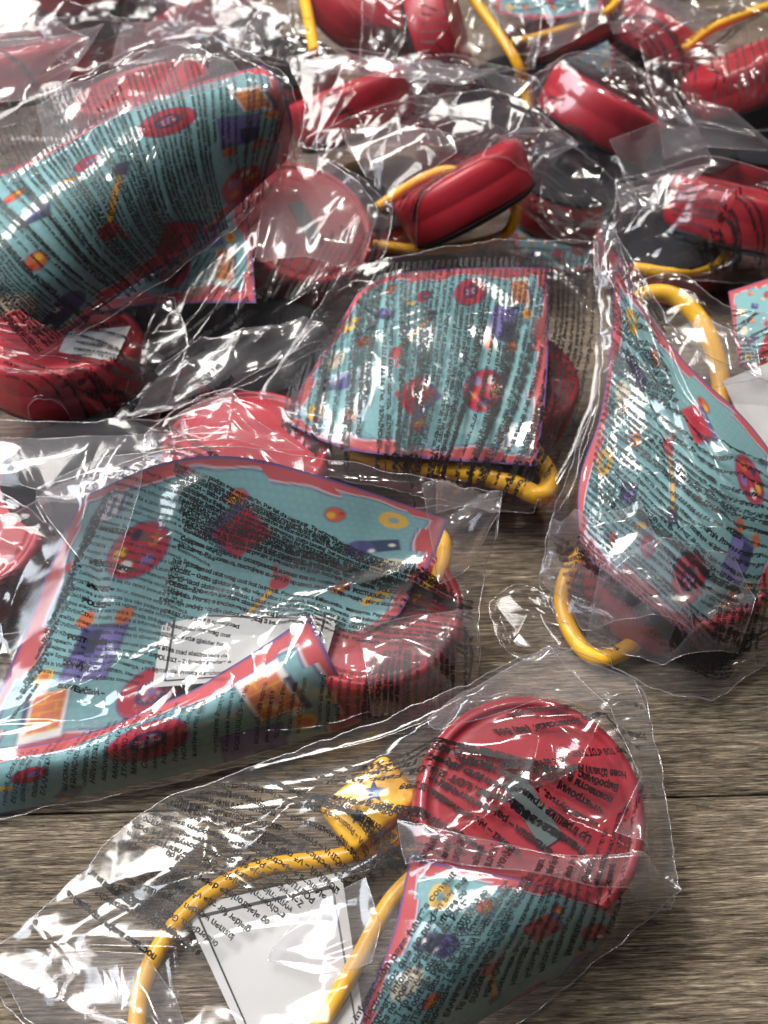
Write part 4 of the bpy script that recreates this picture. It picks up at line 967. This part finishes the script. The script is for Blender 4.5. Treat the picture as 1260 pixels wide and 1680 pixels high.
bag('clear bag with a hazy lower edge in the upper left corner',
    [(-80, -120, 9), (100, -140, 9.2), (330, -120, 8.8)], [(330, -120, 8.8), (330, -30, 7.6), (300, 50, 6.8)], [(-80, 60, 7), (60, 50, 7.2), (180, 36, 7.2), (300, 50, 6.8)], [(-80, -120, 9), (-80, 60, 7)],
    tR, res=(120, 90), puff=.3, n_crest=24, seed=109, base=3.0)
bag('clear crumpled film above the large roll',
    [(-80, 60, 7.2), (60, 40, 7.4), (180, 28, 7.4), (300, 40, 7.0), (420, 55, 6.4)], [(420, 55, 6.4), (440, 90, 6)], [(-80, 230, 6.6), (120, 180, 7), (300, 120, 6.6), (440, 90, 6)], [(-80, 60, 7.2), (-80, 230, 6.6)],
    [], res=(140, 80), puff=.4, n_crest=44, seed=113, hmax=.2, base=4.0, crum=.5, texts=[dict(a=(145, 85), ang=-50, lines=['Yc'], size=.9, skip=0), dict(a=(10, 160), b=(110, 140), ang=-76, start=7, sp=9, w=8)],
    flaps=[dict(top=[(-40, 70, 7.8), (100, 60, 8), (170, 40, 8)], right=[(170, 40, 8), (110, 130, 7.8)], bottom=[(-40, 170, 7.4), (40, 165, 7.6), (110, 130, 7.8)], left=[(-40, 70, 7.8), (-40, 170, 7.4)], seed=36),
           dict(top=[(200, 40, 8), (300, 36, 7.8), (420, 60, 7)], right=[(420, 60, 7), (400, 90, 7)], bottom=[(180, 110, 7.8), (300, 95, 7.6), (400, 90, 7)], left=[(200, 40, 8), (180, 110, 7.8)], seed=37)])

# ================================================================== the lower layer, seen only in the gaps
def under(label, blabel, c, z, seed):
    """A flat leaflet in its own bag lying on the table under the others; c = tl, tr, br, bl spots."""
    tl, tr, br, bl = [(x, y, z) for x, y in c]
    t = thing('leaflet', label, 'leaflet', TEALS)
    _, tree = leaflet_panel('printed_sheet', t, [tl, tr], [tr, br], [bl, br], [tl, bl], puff=.3, res=(110, 80), wave=.15, seed=seed, art=(0, 1.25, 0, 1) if seed % 2 else (1.25, 0, 1, 0))
    g = lambda p, dx, dy: (p[0] + dx, p[1] + dy, z + .15)
    a, b, c_, d = g(tl, -45, -22), g(tr, 45, -22), g(br, 50, 26), g(bl, -50, 26)
    bag(blabel, [a, b], [b, c_], [d, c_], [a, d], [tree], res=(110, 80), puff=.2, n_crest=30, seed=seed, hmax=.2, base=.05, texts=[dict(a=(tl[0], tl[1]), b=(bl[0], bl[1]), ang=0, start=seed % 30, sp=13, w=70, size=.2)])
under('teal leaflet deep in the dark gap beside the upright red toy', 'clear bag in the dark gap beside the upright red toy', [(840, 365), (960, 360), (985, 440), (850, 455)], .15, 201)
under('teal leaflet low between the left roll and the centre leaflet', 'clear bag low between the left roll and the centre leaflet', [(400, 560), (560, 540), (590, 690), (390, 690)], .6, 202)
under('teal leaflet low at the top between the yellow cord and the slanting toy', 'clear bag low at the top between the yellow cord and the slanting toy', [(850, 70), (1010, 60), (1010, 130), (860, 150)], .3, 204)
under('teal leaflet low under the right end of the back row', 'clear bag low under the right end of the back row', [(1070, 225), (1240, 215), (1260, 290), (1080, 300)], .5, 205)
for lab, px, py, z, n in (  # added toys turned black base up, standing in for deep shade in gaps
    ('toy added as gap shade, black base up, between the left roll and the centre leaflet', 430, 598, 1.2, (.05, -.62, -.78)),
    ('toy added as gap shade, black base up, under the empty film at the left', 150, 805, 1.2, (0, -.643, -.766)),
    ('toy added as gap shade, black base up, behind the tilted toy', 628, 345, 1.4, (.1, -.60, -.79)),
    ('toy added as gap shade, black base up, in the dark gap between upright and slanting toys', 940, 318, 1.2, (-.05, -.66, -.75)),
    ('toy added as gap shade, black base up, at the back below the yellow cord', 852, 168, 1.4, (.1, -.55, -.82)),
    ('toy added as gap shade, black base up, at the top behind the large roll', 380, 75, 1.4, (0, -.6, -.8)),
    ('toy added as gap shade, black base up, beside the peak of the twisted bag', 1085, 400, 1.3, (.05, -.55, -.83)),
    ('toy added as gap shade, black base up, below the slanting toy at the right', 1110, 262, 1.3, (0, -.6, -.8)),
    ('toy added as gap shade, black base up, at the back between the pointed flap and the cord', 780, 232, 1.2, (0, -.62, -.78)),
    ('toy added as gap shade, black base up, low under the leaflet corner below the roll', 275, 560, 1.2, (0, -.62, -.78)),
    ('toy added as gap shade, black base up, in the upper left corner under crumpled film', 150, 60, 2.4, (0, -.6, -.8)),
    ('toy added as gap shade, black base up, at the top left beside the hazy film', 255, 15, 2.0, (0, -.6, -.8)),
    ('toy added as gap shade, black base up, between the large roll and the red toy right of it', 470, 130, 1.2, (0, -.62, -.78)),
    ('toy added as gap shade, black base up, at the back behind the bag at the right edge', 1235, 250, 1.2, (0, -.62, -.78)),
    ('toy added as gap shade, black base up, at the top between band and dark red toy', 655, 60, 1.3, (0, -.6, -.8))):
    toy(lab, px, py, z, n, px * .01, sticker=False, group='upturned toys added with black bases as shade in the gaps')
bag('clear crumpled film bridging the dark gap at the back right',
    [(860, 250, 3.4), (930, 225, 3.8), (1010, 250, 3.6)], [(1010, 250, 3.6), (1040, 320, 3.0), (1030, 380, 2.6)], [(850, 340, 2.8), (930, 400, 2.4), (1030, 380, 2.6)], [(860, 250, 3.4), (840, 300, 3.0), (850, 340, 2.8)],
    [], res=(100, 80), puff=.3, n_crest=24, seed=131, hmax=.2, base=2.2, texts=[dict(a=(870, 270), b=(870, 350), ang=-20, start=9, sp=9, w=50, size=.19)])
bag('clear crumpled film lying over the toys at the top left of the yellow band',
    [(250, -20, 6.0), (360, -30, 6.2), (480, 0, 5.8)], [(480, 0, 5.8), (490, 60, 5.0), (470, 110, 4.6)], [(240, 60, 5.4), (350, 95, 5.0), (470, 110, 4.6)], [(250, -20, 6.0), (240, 60, 5.4)],
    [], res=(110, 80), puff=.4, n_crest=30, seed=133, hmax=.22, base=3.4, texts=[dict(a=(260, 10), b=(270, 70), ang=-8, start=19, sp=9, w=70, size=.19)],
    flaps=[dict(top=[(270, 0, 6.6), (380, -10, 6.8), (470, 20, 6.4)], right=[(470, 20, 6.4), (420, 80, 5.8)], bottom=[(300, 60, 6), (360, 50, 6.2), (420, 80, 5.8)], left=[(270, 0, 6.6), (300, 60, 6)], seed=41)])
bag('clear crumpled film spread over the back between cord and upright toy',
    [(640, 100, 5.4), (760, 95, 5.6), (880, 130, 5.2)], [(880, 130, 5.2), (900, 180, 4.8), (880, 230, 4.2)], [(650, 170, 5.2), (760, 190, 5.6), (880, 230, 4.2)], [(640, 100, 5.4), (650, 170, 5.2)],
    [], res=(110, 80), puff=.4, n_crest=26, seed=135, hmax=.2, base=3.2, texts=[dict(a=(660, 120), b=(680, 190), ang=-14, start=27, sp=9, w=60, size=.19)],
    flaps=[dict(top=[(650, 110, 6.2), (750, 105, 6.3), (870, 135, 5.8)], right=[(870, 135, 5.8), (850, 160, 5.6)], bottom=[(670, 135, 6.2), (760, 140, 6.2), (850, 160, 5.6)], left=[(650, 110, 6.2), (670, 135, 6.2)], seed=42)])

# ================================================================== more bagged toys closing the heap at the top
for lab, blab, px, py, z, n, k, seed in (
    ('red toy under crumpled film at the left edge above the large roll', 'clear bag round the red toy at the left edge above the large roll', 45, 118, 5.2, (-.15, .84, .5), 42, 141),
    ('red toy leaning left at the top, left of the upright yellow band', 'clear bag round the leaning red toy left of the yellow band', 330, 25, 4.6, (-.5, .7, .5), 38, 142),
    ('red toy on edge at the top between the curved cord and the slanting toy', 'clear bag round the red toy between curved cord and slanting toy', 915, 55, 3.2, (-.35, .85, .38), 37, 143),
    ('red toy leaning right at the top edge, left of the corner toy', 'clear bag round the red toy leaning right at the top edge', 1085, 75, 3.0, (.5, .76, .4), 37, 144)):
    _, tr = toy(lab, px, py, z, n, seed * .7, sticker=False)
    a, h = 3.5 * k, 2.6 * k
    bag(blab, [(px - a, py - h, z + .9), (px, py - h * 1.2, z + 1.5), (px + a, py - h * .8, z + .8)], [(px + a, py - h * .8, z + .8), (px + a * 1.1, py, z), (px + a * .9, py + h, z - 2)],
        [(px - a * .9, py + h * .9, z - 2), (px, py + h * 1.1, z - 1.8), (px + a * .9, py + h, z - 2)], [(px - a, py - h, z + .9), (px - a * 1.1, py, z), (px - a * .9, py + h * .9, z - 2)],
        tr, res=(110, 90), puff=.2, n_crest=34, seed=seed, hmax=.22, base=.3,
        texts=[dict(a=(px - a * .7, py - h * .6), b=(px - a * .6, py + h * .7), ang=-seed % 40 - 15, start=seed % 30, sp=9, w=70, size=.19)],
        flaps=[dict(top=[(px - a * .8, py - h * .7, z + 1.6), (px, py - h * .9, z + 1.9), (px + a * .7, py - h * .5, z + 1.5)], right=[(px + a * .7, py - h * .5, z + 1.5), (px + a * .5, py - h * .1, z + 1.2)],
                    bottom=[(px - a * .6, py - h * .2, z + 1.4), (px, py - h * .35, z + 1.6), (px + a * .5, py - h * .1, z + 1.2)], left=[(px - a * .8, py - h * .7, z + 1.6), (px - a * .6, py - h * .2, z + 1.4)], seed=seed)])
